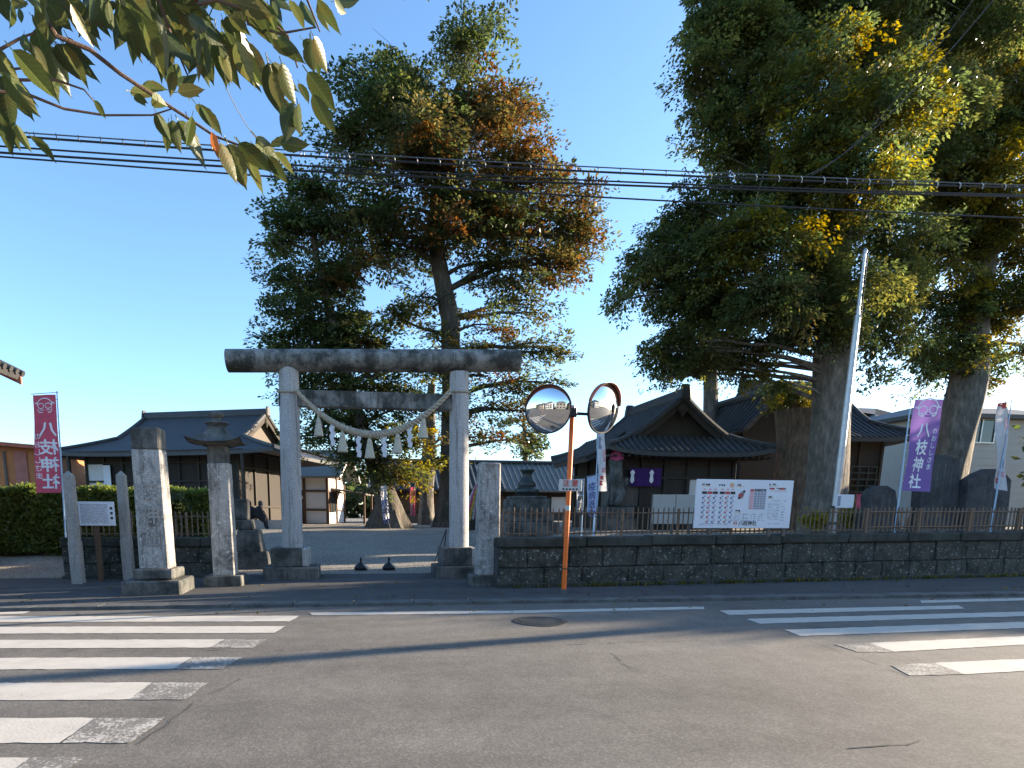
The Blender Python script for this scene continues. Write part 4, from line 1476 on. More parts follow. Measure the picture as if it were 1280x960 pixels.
# houses across the street, seen in the road mirrors
for i, (x, w, h, m, rm, lab) in enumerate(((-34, 10, 6.0, WEATH, TILE, 'brown boarded house farthest down the far side of the street'), (-22, 9, 5.6, CREAM, TILE, 'cream house across the street seen in the road mirrors'), (-10, 9, 6.2, PLASTER, TILE_L, 'white house across the street with pale tiled roof'), (3, 9, 5.8, CREAM, TILE_L, 'cream house with pale roof straight across from the gate'), (15, 9, 5.2, WEATH, TILE, 'brown boarded house across the street seen in the road mirrors'), (28, 10, 6.2, PLASTER, TILE, 'white house with dark roof up the far side of the street'))):
    y = -15.5
    o = thing('house', lab, 'house', (x, y, .06), 'houses across the street')
    MB().box((x - w / 2, y - 4, 0), (x + w / 2, y + 4, h)).build('wall', m, o)
    MB().add([(x - w / 2 - .6, y - 4.6, h - .03), (x + w / 2 + .6, y - 4.6, h - .03), (x + w / 2 + .6, y + 4.6, h - .03), (x - w / 2 - .6, y + 4.6, h - .03), (x - w / 4, y, h + 2), (x + w / 4, y, h + 2)], [(0, 1, 5, 4), (1, 2, 5), (2, 3, 4, 5), (3, 0, 4), (3, 2, 1, 0)]).build('roof', rm, o)
    for k in range(3):
        for z in (1.0, 3.6):
            xx = x - w / 2 + w * (k + .5) / 3
            wd_ = MB().box((xx - .7, y + 3.99, z), (xx + .7, y + 4.03, z + 1.2)).build('window', GLASS, o)
            MB().box((xx - .78, y + 3.985, z - .08), (xx + .78, y + 4.06, z - .01)).build('sill', GREYM, wd_)
#@@ BANNERS
# ------------------------------------------------------------------ tall banners on poles
def banner(name, label, corners, Y, cloth, pole_px, pole_mat=PLASTIC, mirrored=False, texts=(), wave=.04, nw=2.0, arm=True, yb=None, group=None, extra=None, base_on=None):
    """corners: top-left, top-right, bottom-right, bottom-left sight points of the cloth at distance Y"""
    yb = Y if yb is None else yb
    tlc, trc, brc, blc = [P(x, y, Y) for x, y in corners]
    pt = P(*pole_px[0], Y)
    pb_ = P(*pole_px[1], yb)
    pb_.z = (base_on if base_on is not None else gz(pb_.x, pb_.y)) - .05
    pb_.y = Y
    o = thing(name, label, 'banner', pb_ + Vector((0, 0, .05)), group)
    def cl(u, v, off=0.0):
        p = tlc.lerp(trc, u).lerp(blc.lerp(brc, u), v)
        w_ = wave * (math.sin(v * nw * 4.1 + u * 2.2) * (.3 + .7 * v) + .5 * math.sin(u * 7 + v * 5))
        return p + Vector((0, w_ - off, .0))
    c = MB().grid(cl, 14, 36).build('cloth', cloth, o, smooth=True, recalc=False)
    MB().tube([pb_, pt.lerp(pb_, .5), pt], [.022, .018, .012], 8).build('pole', pole_mat, o, smooth=True)
    if arm:
        a, b3 = tlc + Vector((0, 0, .02)), trc + Vector((0, 0, .02))
        if (a - pt).length < (b3 - pt).length:
            a = pt + Vector((0, 0, -.02))
        else:
            b3 = pt + Vector((0, 0, -.02))
        MB().tube([a - Vector((.03, 0, 0)), b3 + Vector((.03, 0, 0))], .008, 6).build('cross_arm', pole_mat, o)
    near_left = abs(pt.x - tlc.x) < abs(pt.x - trc.x)
    for k in range(6):
        v = (k + .3) / 6
        e = cl(0 if near_left else 1, v)
        tpole = (pt.z - e.z) / max(.01, pt.z - pb_.z)
        q = pt.lerp(pb_, tpole)
        MB().tube([q, e], .008, 5).build('loop', C_WHITE, o)
    Wd = (trc - tlc).length
    Hd = (blc - tlc).length
    for body, size, u0, v0, mat, bold, vert, pitch in texts:
        def place(x, y):
            u = u0 + (-x if mirrored else x) / Wd
            v = v0 - y / Hd
            return Vector(cl(u, v, .012))
        text(body, size, mat, c, place, bold, vertical=vert, pitch=pitch)
    if extra:
        extra(c, cl, Wd, Hd)
    return o

def crest(mat):
    """lion-mask crest outline printed at the head of the banner"""
    def f(c, cl, Wd, Hd):
        def stroke(pts, w=.012):
            mb = MB()
            for (a, b3) in zip(pts[:-1], pts[1:]):
                d = Vector((b3[0] - a[0], b3[1] - a[1])); l = d.length
                n = Vector((-d.y, d.x)) / max(l, 1e-6) * w
                mb.add([cl(a[0] + n.x, a[1] + n.y * Wd / Hd, .011), cl(b3[0] + n.x, b3[1] + n.y * Wd / Hd, .011), cl(b3[0] - n.x, b3[1] - n.y * Wd / Hd, .011), cl(a[0] - n.x, a[1] - n.y * Wd / Hd, .011)], [(0, 1, 2, 3)])
            mb.build('crest_mark', mat, c, recalc=False)
        k = Wd / Hd
        arc = lambda cx, cy, rx, ry, a0, a1: [(cx + rx * math.cos(a), cy + ry * k * math.sin(a)) for a in np.linspace(a0, a1, 14)]
        stroke(arc(.5, .10, .34, .30, math.pi, 2 * math.pi), .022)
        stroke(arc(.33, .11, .14, .12, 0, 2 * math.pi), .018)
        stroke(arc(.67, .11, .14, .12, 0, 2 * math.pi), .018)
        stroke([(.18, .14), (.25, .175), (.75, .175), (.82, .14)], .02)
        stroke([(.28, .15), (.72, .15)], .014)
        stroke([(.06, .085), (.16, .075), (.2, .1)], .02)
        stroke([(.94, .085), (.84, .075), (.8, .1)], .02)
    return f

BYR = 12.9
s1 = (P(77, 600, 14.4) - P(47, 600, 14.4)).x / 30
banner('banner', 'red banner with mirrored white characters above the hedge', [(41, 494), (69, 493), (78, 616), (45, 616)], 14.4, C_RED, [(71, 489), (82, 690)], mirrored=True,
       texts=[('八枝神社', .335, .60, .35, INKWHITE, .022, True, 1.08), ('のおししさま', .15, .16, .42, INKWHITE, .012, True, 1.1)], wave=.03, group='shrine name banners', extra=crest(INKWHITE))
banner('banner', 'purple banner with white characters before the memorial slabs', [(1144, 500), (1180, 499), (1161, 615), (1128, 613)], 13.6, C_PUR, [(1139, 499), (1122, 640)],
       texts=[('八枝神社', .37, .43, .33, INKWHITE, .022, True, 1.08), ('のおししさま', .15, .84, .34, INKWHITE, .012, True, 1.1)], wave=.03, group='shrine name banners', extra=crest(INKWHITE))

def festive(c, cl, Wd, Hd):
    """red sun, coloured stripes and blue strokes printed on the white cloth"""
    for (u0, u1, v0, v1, m) in ((.0, .35, .0, .035, INKRED), (.38, .66, .0, .07, INKRED), (.68, 1, .0, .06, INKYEL), (.55, .95, .18, .30, INKPINK), (.1, .5, .86, .93, INKRED), (.45, .9, .78, .84, INKPINK), (.62, .82, .36, .74, INKBLUE)):
        MB().grid(lambda u, v: cl(lerp(u0, u1, u) + .05 * math.sin(v * 9), lerp(v0, v1, v), .01), 3, 6).build('printed_patch', m, c, recalc=False)
banner('banner', 'narrow white festive banner with yellow and red head before the dark slab', [(1247, 504), (1262, 502), (1256, 614), (1244, 610)], 14.0, C_WHITE, [(1265, 500), (1242, 640)], wave=.06, group='white festive banners', extra=festive)
def festive2(c, cl, Wd, Hd):
    for (u0, u1, v0, v1, m) in ((.25, .75, .74, .8, INKRED), (.2, .6, .82, .9, INKRED), (.5, .95, .60, .68, INKPINK), (.6, .95, .3, .5, INKPINK), (.1, .45, .10, .3, INKGREY)):
        MB().grid(lambda u, v: cl(lerp(u0, u1, u) + .06 * math.sin(v * 9), lerp(v0, v1, v), .01), 3, 6).build('printed_patch', m, c, recalc=False)
banner('banner', 'tall narrow white banner with red print hanging by the shrine corner', [(746, 537), (756, 540), (758, 614), (748, 614)], 17.0, C_WHITE, [(749, 530), (742, 655)], wave=.06, group='white festive banners', extra=festive2)
banner('banner', 'pale blue banner lettered against plague behind the iron fence', [(734, 597), (747, 594), (746, 640), (734, 640)], 16.2, C_BLUE, [(750, 592), (742, 666)],
       texts=[('疫病退散', .23, .45, .28, INKBLUE, .02, True, 1.02)], wave=.02)
banner('banner', 'narrow pale banner with dark lettering behind the caution plate', [(721, 600), (728, 601), (728, 640), (721, 640)], 17.0, C_WHITE, [(730, 598), (727, 660)],
       texts=[('疫病退散', .19, .55, .35, INK, .02, True, 1.05)], wave=.02)
banner('banner', 'white banner leaning by the foot of the flared tree trunk', [(475, 608), (483, 606), (487, 649), (479, 650)], 28.5, C_WHITE, [(474, 605), (488, 663)],
       texts=[('八枝神社', .36, .5, .25, INKBLUE, .02, True, 1.1)], wave=.04, pole_mat=WEATH)
banner('banner', 'red and white banner between the two big tree trunks', [(512, 609), (519, 609), (519, 644), (513, 645)], 34.0, C_RED, [(520, 606), (514, 655)], wave=.05, pole_mat=WEATH,
       extra=lambda c, cl, Wd, Hd: MB().grid(lambda u, v: cl(lerp(.05, .45, u), lerp(.1, .95, v), .012), 3, 8).build('white_side', C_WHITE, c, recalc=False))

# ------------------------------------------------------------------ big white board on the fence
def board():
    Y = P(930, 660, 13.0).y
    p0 = onwall(870)
    Y = wall_y(p0.x, WA, WB) - .06
    tl0, tr0, br0, bl0 = P(873, 600.5, Y + .0), P(993, 599, Y + .12), P(986, 659, Y + .12), P(866.5, 661.5, Y + .0)
    # a flat rectangle: use two directions
    U = (br0 - bl0)
    Wd = U.length
    U.normalize()
    V = ((tl0 - bl0) + (tr0 - br0)) / 2
    Hd = V.length
    V = Vector((0, 0, 1))
    c = (tl0 + tr0 + br0 + bl0) / 4
    U = Vector((U.x, U.y, 0)).normalized()
    nrm = Vector((U.y, -U.x, 0))
    o = thing('information_board', 'large white shrine calendar board fixed on the iron fence', 'board', (c.x, c.y, c.z - Hd / 2))
    rot = Matrix.Rotation(math.atan2(U.y, U.x), 3, 'Z')
    pan = MB().rbox(c - nrm * .02, (Wd, .04, Hd), rot, .005).build('panel', WHITE_B, o)
    for t in (-.32, .30, .46):
        q = c + U * Wd * t - nrm * .06
        zb = wz(q) - .04
        MB().rbox((q.x, q.y, (zb + c.z) / 2), (.07, .05, c.z - zb), rot, .004).build('support_post', WEATH, o)
    def pl(x, y, k=0):
        # x 0..1 left to right, y 0..1 top to bottom
        return c + U * Wd * (x - .5) + V * Hd * (.5 - y) + nrm * (.003 + .0012 * k)
    def rect(mb, x0, y0, x1, y1, k=0):
        mb.add([pl(x0, y1, k), pl(x1, y1, k), pl(x1, y0, k), pl(x0, y0, k)], [(0, 1, 2, 3)])
    def sheet(name, m, rects, k=0):
        mb = MB()
        for r_ in rects:
            rect(mb, *r_, k)
        q = mb.build(name, m, pan, recalc=False)
        q['kind'] = 'stuff'
        return q
    rnd = random.Random(3)
    def scr(x0, y0, x1, y1, h, dens=.7):
        out = []
        y = y0
        while y < y1:
            x = x0
            while x < x1:
                w = rnd.uniform(.006, .02)
                if rnd.random() < dens:
                    out.append((x, y, min(x1, x + w * .8), y + h * rnd.uniform(.5, .9)))
                x += w
            y += h * 1.9
        return out
    # calendar of dates on the left
    hd_b, hd_r, tri_b, tri_r, pk, dots = [], [], [], [], [], []
    for b0 in (.055, .235):
        for k in range(3):
            x = b0 + k * .055
            (hd_r if k == 1 else hd_b).append((x, .245, x + .050, .30))
            pk.append((x + .012, .19, x + .036, .22))
            for r_ in range(6):
                y = .34 + r_ * .098
                if r_ == 5 and k == 0 and b0 < .1:
                    continue
                (tri_r if k == 1 else tri_b).append((x + .004, y + .02, x + .024, y + .052))
                (tri_r if (k + r_) % 3 == 1 else tri_b).append((x + .026, y - .01, x + .037, y + .016))
                dots.append((x + .004, y + .062, x + .034, y + .07))
    sheet('calendar_header', INK, hd_b); sheet('calendar_header_red', INKRED, hd_r)
    sheet('calendar_marks', INKBLUE, tri_b); sheet('calendar_marks_red', INKRED, tri_r)
    sheet('calendar_captions', INKPINK, pk); sheet('calendar_notes', INKGREY, dots)
    # titles
    sheet('title_print', INK, scr(.05, .09, .13, .12, .05, .9) + scr(.22, .1, .31, .12, .04, .8) + scr(.40, .09, .48, .12, .05, .9) + scr(.74, .07, .81, .1, .05, .9) + scr(.745, .33, .80, .36, .045, .9) + scr(.40, .62, .46, .65, .045, .9))
    sheet('title_underline', INKYEL, [(.05, .135, .13, .145), (.40, .135, .49, .145), (.74, .115, .83, .123), (.745, .375, .80, .385), (.40, .668, .47, .676)])
    # round lion badge and a little lion-dance figure
    for cx, cy, r_, m in ((.355, .115, .022, INKYEL), (.355, .12, .012, INKPINK)):
        MB().add([pl(cx + r_ * math.cos(a), cy + r_ * Wd / Hd * math.sin(a), 1 if m is INKYEL else 2) for a in np.linspace(0, 2 * math.pi, 18)[:-1]], [tuple(range(17))]).build('round_badge', m, pan, recalc=False)
    for cx, cy, rx, ry, m in ((.455, .32, .028, .05, INKRED), (.47, .27, .02, .04, INKGREY), (.485, .24, .014, .026, INK), (.44, .37, .014, .03, INK), (.465, .35, .012, .04, INKPINK)):
        MB().add([pl(cx + rx * math.cos(a), cy + ry * math.sin(a), 2) for a in np.linspace(0, 2 * math.pi, 13)[:-1]], [tuple(range(12))]).build('picture_patch', m, pan, recalc=False)
    # middle table
    sheet('table_background', INKGREY, [(.590, .20, .715, .605)])
    sheet('table_background_pink', INKPINK, [(.545, .20, .588, .605)])
    sheet('table_lines', WHITE_B, [(.545, .26 + i * .05, .715, .266 + i * .05) for i in range(7)] + [(.589 + i * .032, .2, .592 + i * .032, .605) for i in range(4)], 1)
    sheet('table_header', INKRED, [(.55, .19, .585, .235)], 2)
    sheet('table_header_dark', INK, scr(.593, .185, .715, .215, .05, .9), 2)
    sheet('list_print', INKGREY, scr(.40, .70, .47, .86, .022) + scr(.49, .70, .55, .86, .022) + scr(.57, .70, .63, .86, .022) + scr(.65, .70, .71, .86, .022) + scr(.05, .90, .36, .95, .014, .6))
    sheet('schedule_header', INK, scr(.745, .155, .935, .175, .045, .75)); sheet('schedule_header_red', INKRED, [(.76, .155, .80, .195), (.86, .155, .90, .195)], 1)
    sheet('schedule_pink', INKPINK, scr(.745, .215, .93, .25, .02, .6))
    sheet('schedule_print', INKGREY, scr(.75, .41, .79, .82, .016) + scr(.80, .41, .87, .82, .016) + scr(.895, .42, .93, .82, .03, .5) + scr(.74, .90, .90, .915, .016, .8))
    sheet('red_crest', INKRED, [(.402, .865, .41, .92), (.402, .865, .436, .877), (.43, .865, .438, .92), (.412, .89, .428, .9), (.412, .91, .43, .92)])
    text('八枝神社', .11, INK, pan, lambda x, y: pl(.55, .895, 1) + U * x + V * y, .015)
    return o
board()

# ------------------------------------------------------------------ memorial slabs
def slab(label, outline, Y, th, mat=MONU, text_mark=True):
    pts = [P(x, y, Y) for x, y in outline]
    zb = min(gz(p.x, Y) for p in pts) - .05
    pts = [Vector((p.x, Y, p.z)) for p in pts]
    pts[0].z = zb; pts[-1].z = zb
    cx = sum(p.x for p in pts) / len(pts)
    o = thing('memorial_slab', label, 'monument', (cx, Y + th / 2, zb + .05), 'memorial slabs')
    mb = MB().prism(pts, (0, th, 0))
    s = mb.build('slab', mat, o)
    bv = s.modifiers.new('bevel', 'BEVEL'); bv.width = .025; bv.segments = 2
    w = max(p.x for p in pts) - min(p.x for p in pts)
    MB().rbox((cx, Y + th / 2, zb + .12), (w * 1.15, th * 2.2, .26), None, .02, .01).build('base_stone', GRANITE_D, o)
    zt_ = max(p.z for p in pts)
    f = MB()
    for k in range(3):
        xx = cx + (k - 1) * w * .16
        z = zt_ - .25
        while z > zb + .6:
            h = random.uniform(.03, .07)
            f.add([(xx - .02, Y - .003, z - h), (xx + .02, Y - .003, z - h), (xx + .02, Y - .003, z), (xx - .02, Y - .003, z)], [(0, 1, 2, 3)])
            z -= h + .03
    if text_mark:
        f.build('inscription', GRANITE_D, s, recalc=False)
    return o
slab('low dark rounded memorial slab beside the small white sign', [(1078, 664), (1082, 632), (1088, 614), (1098, 607), (1110, 607), (1120, 613), (1124, 640), (1126, 664)], 15.2, .28)
slab('tall dark memorial slab in front of the leaning tree trunk', [(1148, 662), (1152, 600), (1164, 583), (1172, 569), (1184, 568), (1196, 573), (1201, 578), (1199, 620), (1198, 662)], 15.4, .30)
slab('dark memorial slab with pointed shoulders under the white festive banner', [(1206, 660), (1210, 600), (1222, 592), (1236, 586), (1246, 586), (1258, 592), (1265, 600), (1262, 630), (1258, 660)], 15.2, .26)
bd = slab('thin dark slab line along the picket fence at the street end', [(1290, 660), (1292, 622), (1330, 618), (1334, 660)], 15.2, .24, text_mark=False)

# ------------------------------------------------------------------ flagpole, small sign
fy = 14.4
pb, pt = P(1042, 650, fy), P(1081, 316, fy)
zb = gz(pb.x, fy)
fp = thing('flagpole', 'tall slightly leaning grey metal flagpole in front of the thick trunk', 'flagpole', (pb.x, fy, zb))
base = Vector((pb.x, fy, zb - .05))
topp = Vector((P(1081, 316, fy).x, fy, pt.z))
mid = base.lerp(topp, .79)
MB().tube([base, mid], [.085, .07], 14).build('lower_pole', ALU, fp, smooth=True)
MB().tube([mid - (topp - base) * .01, topp], [.045, .035], 12).build('upper_pole', ALU, fp, smooth=True)
MB().tube([mid - (topp - base).normalized() * .03, mid + (topp - base).normalized() * .03], .08, 14).build('pole_joint', GREYM, fp, smooth=True)
MB().lathe(topp, [(.01, -.02), (.05, 0), (.055, .05), (.02, .10)], 12).build('pole_ball', GREYM, fp, smooth=True)
a0 = base + (topp - base).normalized() * .0 + Vector((.09, -.09, 0)); a1 = topp + Vector((.04, -.06, -.05))
MB().tube([a0, a1], .006, 5).build('halyard', WIRE_G, fp)
for t in (.06, .12):
    q = base.lerp(topp, t)
    MB().tube([q - Vector((0, 0, .03)), q + Vector((0, 0, .03))], .10, 12).build('clamp_band', DARKM, fp)
sy_ = 14.2
A, B = P(1046, 618, sy_), P(1066, 635, sy_)
z0 = gz(A.x, sy_)
sg = thing('small_sign', 'small white sign on a thin stake right of the flagpole', 'sign', ((A.x + B.x) / 2, sy_, z0))
MB().tube([((A.x + B.x) / 2, sy_ + .03, z0 - .05), ((A.x + B.x) / 2, sy_ + .03, A.z)], .02, 8).build('stake', WEATH, sg)
pn = MB().rbox(((A.x + B.x) / 2, sy_, (A.z + B.z) / 2), (B.x - A.x, .02, A.z - B.z), None, .003).build('panel', WHITE_B, sg)
MB().add([(A.x + .03, sy_ - .0115, B.z + .05), (A.x + .12, sy_ - .0115, B.z + .05), (A.x + .12, sy_ - .0115, A.z - .04), (A.x + .03, sy_ - .0115, A.z - .04)], [(0, 1, 2, 3)]).build('printed_panel', INKGREY, pn, recalc=False)
# red cloth bib hung on the slab next to it
p = P(1070, 626, 14.9)
jz = gz(p.x, 14.9)
jz_ = thing('red_flag', 'small red cloth on a stick beside the small white sign', 'flag', (p.x, 14.9, jz))
MB().tube([(p.x, 14.9, jz - .05), (p.x, 14.9, p.z + .2)], .012, 6).build('stick', WEATH, jz_)
MB().grid(lambda u, v: (p.x - .02 + u * .14, 14.88 + .02 * math.sin(v * 6), p.z + .18 - v * .38), 4, 6).build('cloth', C_RED, jz_, recalc=False)

# ------------------------------------------------------------------ stone vase monument, guardian statue
VY = 20.6
vb = P(657, 655, VY)
vz = gz(vb.x, VY)
vm = thing('stone_lantern_base', 'dark stepped stone lantern base with flared vase top behind the fence', 'stone lantern', (vb.x, VY, vz))
mpp = (P(658, 620, VY) - P(657, 620, VY)).x
zz = lambda py: P(657, py, VY).z
for (w0, p0_, p1_, nm) in ((64, 668, 652, 'step'), (54, 652, 641, 'step'), (46, 641, 624, 'pedestal_block'), (40, 624, 620.5, 'slab')):
    za_, zb_ = max(zz(p0_), vz - .05) if p0_ < 660 else vz - .05, zz(p1_)
    MB().rbox((vb.x, VY, (za_ + zb_) / 2), (w0 * mpp, w0 * mpp, zb_ - za_), None, .03, .006).build(nm, GRANITE_D, vm)
z0 = zz(620.5)
pr_ = [(11, 620.5), (13, 618), (15.5, 615), (15, 612), (11, 609.5), (10, 608.5), (11, 606.5), (10.5, 604), (8, 600), (5.8, 596), (5.6, 593), (7, 590), (9, 588.5), (9, 587), (3, 586.6)]
MB().lathe((vb.x, VY, 0), [(r_ * mpp, zz(y_)) for r_, y_ in pr_], 24).build('vase', BRONZE, vm, smooth=True)

def skin_mesh(verts, edges, radii, name, mat, parent, sub=2, root=0):
    me = bpy.data.meshes.new(name)
    org = ORIGIN[parent.name]
    me.from_pydata([Vector(v) - org for v in verts], edges, [])
    o = bpy.data.objects.new(name, me)
    COL.objects.link(o)
    sk = o.modifiers.new('skin', 'SKIN')
    for i, r_ in enumerate(radii):
        me.skin_vertices[0].data[i].radius = (r_, r_) if not isinstance(r_, tuple) else r_
        me.skin_vertices[0].data[i].use_root = (i == root)
    ss = o.modifiers.new('sub', 'SUBSURF'); ss.levels = sub; ss.render_levels = sub
    dg = bpy.context.evaluated_depsgraph_get()
    nm = bpy.data.meshes.new_from_object(o.evaluated_get(dg))
    bpy.data.objects.remove(o)
    nm.name = name
    nm.materials.clear(); nm.materials.append(mat)
    nm.polygons.foreach_set('use_smooth', [True] * len(nm.polygons))
    k = bpy.data.objects.new(name, nm)
    COL.objects.link(k)
    k.parent = parent
    ORIGIN[k.name] = org
    return k

GY_ = 20.6
gb = P(768, 655, GY_)
gz0 = gz(gb.x, GY_)
gs = thing('guardian_statue', 'dark stone guardian dog statue with pink bib on a stepped pedestal', 'statue', (gb.x, GY_, gz0))
mp_ = (P(769, 620, GY_) - P(768, 620, GY_)).x
for w0, t0, t1 in ((46, 664, 648), (36, 648, 634)):
    za_, zb_ = (gz0 - .05 if t0 > 660 else P(768, t0, GY_).z), P(768, t1, GY_).z
    MB().rbox((gb.x, GY_, (za_ + zb_) / 2), (w0 * mp_, .8, zb_ - za_), None, .03, .006).build('pedestal', GRANITE_D, gs)
zp_ = P(768, 634, GY_).z
Hs = P(770, 564, GY_).z - zp_
x_ = gb.x
vv = [(x_ + .12, GY_, zp_ + .16 * Hs), (x_ + .05, GY_, zp_ + .34 * Hs), (x_ - .02, GY_, zp_ + .54 * Hs), (x_ - .04, GY_, zp_ + .70 * Hs), (x_ - .06, GY_, zp_ + .86 * Hs), (x_ - .28, GY_, zp_ + .80 * Hs),
      (x_ - .16, GY_ - .14, zp_ + .48 * Hs), (x_ - .2, GY_ - .15, zp_ + .03), (x_ - .16, GY_ + .14, zp_ + .48 * Hs), (x_ - .2, GY_ + .15, zp_ + .03),
      (x_ + .02, GY_ - .24, zp_ + .12 * Hs), (x_ - .15, GY_ - .26, zp_ + .03), (x_ + .02, GY_ + .24, zp_ + .12 * Hs), (x_ - .15, GY_ + .26, zp_ + .03), (x_ + .30, GY_, zp_ + .26 * Hs), (x_ + .34, GY_, zp_ + .55 * Hs), (x_ + .02, GY_ - .12, zp_ + .97 * Hs), (x_ + .02, GY_ + .12, zp_ + .97 * Hs)]
ee = [(0, 1), (1, 2), (2, 3), (3, 4), (4, 5), (2, 6), (6, 7), (2, 8), (8, 9), (0, 10), (10, 11), (0, 12), (12, 13), (0, 14), (14, 15), (4, 16), (4, 17)]
skin_mesh(vv, ee, [.24, .22, .22, .19, .2, .11, .11, .08, .11, .08, .16, .08, .16, .08, .09, .12, .05, .05], 'body', GRANITE_D, gs)
MB().grid(lambda u, v: (x_ - .05 + .24 * math.cos(u * 6.283) * (.75 + .35 * v), GY_ + .23 * math.sin(u * 6.283) * (.75 + .35 * v), zp_ + (1.0 - .16 * v) * Hs + .03 * math.sin(u * 25)), 24, 4).build('bib', C_PINK, gs, recalc=False)

# ------------------------------------------------------------------ seated visitors on the doorstep
def visitor(label, px, py_head, py_feet, Y, mirror=1):
    f = P(px, py_feet, Y)
    zf = gz(f.x, Y)
    o = thing('person', label, 'person', (f.x, Y, zf - .0), 'people sitting at the hall')
    x, y, z = f.x, Y, zf
    m = mirror
    s = .96
    J = lambda dx, dy, dz: (x + m * dx * s, y + dy * s, z + dz * s)
    vv = [J(-.16, 0, .45), J(-.15, 0, .66), J(-.10, 0, .88), J(-.05, 0, 1.0), J(-.02, 0, 1.08),
          J(.22, -.10, .48), J(.26, -.11, .06), J(.40, -.12, .04), J(.20, .10, .47), J(.30, .11, .06), J(.44, .11, .04),
          J(-.10, -.19, .90), J(-.04, -.22, .64), J(.18, -.10, .58), J(-.10, .19, .90), J(-.04, .22, .64), J(.18, .08, .57)]
    ee = [(0, 1), (1, 2), (2, 3), (3, 4), (0, 5), (5, 6), (6, 7), (0, 8), (8, 9), (9, 10), (2, 11), (11, 12), (12, 13), (2, 14), (14, 15), (15, 16)]
    skin_mesh(vv, ee, [.30, .30, .33, .16, .08, .19, .12, .09, .19, .12, .09, .14, .12, .08, .14, .12, .08], 'clothed_body', C_DARK, o, 1)
    hc = Vector(J(.02, 0, 1.17))
    hd = MB().lathe(hc, [(.01, -.13), (.05, -.12), (.075, -.06), (.082, 0), (.085, .05), (.06, .11), (.01, .125)], 14, None, (1.1, .95)).build('head', SKIN, o, smooth=True)
    MB().lathe(hc + Vector((-m * .025, 0, .02)), [(.07, -.10), (.098, -.04), (.10, .03), (.085, .09), (.05, .125), (.01, .135)], 14, None, (1.0, 1.02)).build('hair', HAIR, hd, smooth=True)
    MB().lathe(hc + Vector((m * .092, 0, -.01)), [(.004, -.02), (.016, -.015), (.01, .02), (.003, .03)], 8).build('nose', SKIN, hd, smooth=True)
    MB().grid(lambda u, v: hc + Vector((m * (.094 - .02 * (2 * u - 1) ** 2), lerp(-.06, .06, u), lerp(-.02, -.09, v))), 6, 3).build('face_mask', PAPER, hd, recalc=False)
    return o
visitor('person in black sitting on the hall doorstep facing the courtyard', 327, 637, 664, 28.55, 1)
visitor('person in dark clothes sitting beside the stone stand, face turned to the street', 313, 637, 664, 28.6, -1)

# ------------------------------------------------------------------ paper crane strands on a frame
cy_ = 27.0
cb = P(597, 655, cy_)
cz = gz(cb.x, cy_)
cr = thing('crane_garlands', 'stand hung with bright garlands of folded paper between torii and gate pillar', 'garlands', (cb.x, cy_, cz))
tp = P(596, 604, cy_)
for s in (-1, 1):
    MB().tube([(cb.x + s * .55, cy_, cz - .03), (tp.x, cy_, tp.z)], .025, 6).build('stand_leg', WEATH, cr)
MB().rbox((cb.x, cy_ + .1, cz + .22), (1.3, .5, .5), None, .03).build('stand_box', TIMBER, cr)
cols = [C_WHITE, C_PINK, C_YEL, C_WHITE, C_RED, C_WHITE, C_BLU2, C_WHITE, C_PINK, C_WHITE]
for k, m in enumerate(cols):
    mb = MB()
    x1 = cb.x + (k - 4.5) * .16
    for i in range(15):
        t = i / 14
        p = Vector((lerp(tp.x, x1, t ** .8), cy_ - .1 - .12 * math.sin(k), lerp(tp.z - .05, cz + .45, t)))
        s = .075
        r_ = Matrix.Rotation(random.uniform(0, 6), 3, 'Z')
        mb.add([p + r_ @ Vector(q) for q in ((-s, 0, 0), (0, -s, .02), (s, 0, 0), (0, s, .02), (0, 0, s * 1.4), (0, 0, -s * 1.2))], [(0, 1, 4), (1, 2, 4), (2, 3, 4), (3, 0, 4), (1, 0, 5), (2, 1, 5), (3, 2, 5), (0, 3, 5)])
    o = mb.build('garland', m, cr, recalc=False)
    o['kind'] = 'stuff'

# ------------------------------------------------------------------ two tied weights lying in the gateway, easel by the pillar
for k, (px, lab) in enumerate(((451, 'left'), (486, 'right'))):
    q = T(px, 713, 11)
    o = thing('tied_bundle', 'small dark tied bundle with straw, the one nearer the ' + ('slim lantern pillar' if k == 0 else 'black easel'), 'bundle', q, 'pair of bundles in the gateway')
    MB().lathe(q + Vector((0, 0, -.01)), [(.05, 0), (.15, .02), (.17, .07), (.12, .14), (.05, .19), (.02, .21)], 12, None, (1.0, .8)).build('sack', BLACK, o, smooth=True)
    MB().tube([q + Vector((0, 0, .18)), q + Vector((.01, 0, .26)), q + Vector((.0, 0, .32))], [.02, .03, .018], 8).build('knot', BLACK, o, smooth=True)
    for i in range(9):
        a = random.uniform(-.6, .9)
        s0 = q + Vector((.03, -.02, .16))
        MB().tube([s0, s0 + Vector((.10 * math.cos(a), -.06 * math.sin(a * 2), -.05)), s0 + Vector((.19 * math.cos(a) + .01, -.12 * math.sin(a * 2), -.155))], [.016, .02, .008], 5).build('straw_end', STRAW, o)
e0 = T(543, 703, 11)
ez = thing('easel', 'thin black easel leaning by the right torii pillar', 'easel', e0)
t0 = P(560, 662, e0.y)
for (px, py, dy) in ((543, 704, 0), (556, 704, .35), (549, 700, .7)):
    q = P(px, py, e0.y)
    MB().tube([Vector((q.x, e0.y + dy, gz(q.x, e0.y + dy) - .01)), Vector((t0.x, e0.y + .3, t0.z))], .018, 6).build('leg', BLACK, ez)
MB().tube([P(547, 694, e0.y) + Vector((0, .1, 0)), P(556, 690, e0.y) + Vector((0, .3, 0))], .014, 6).build('cross_bar', BLACK, ez)
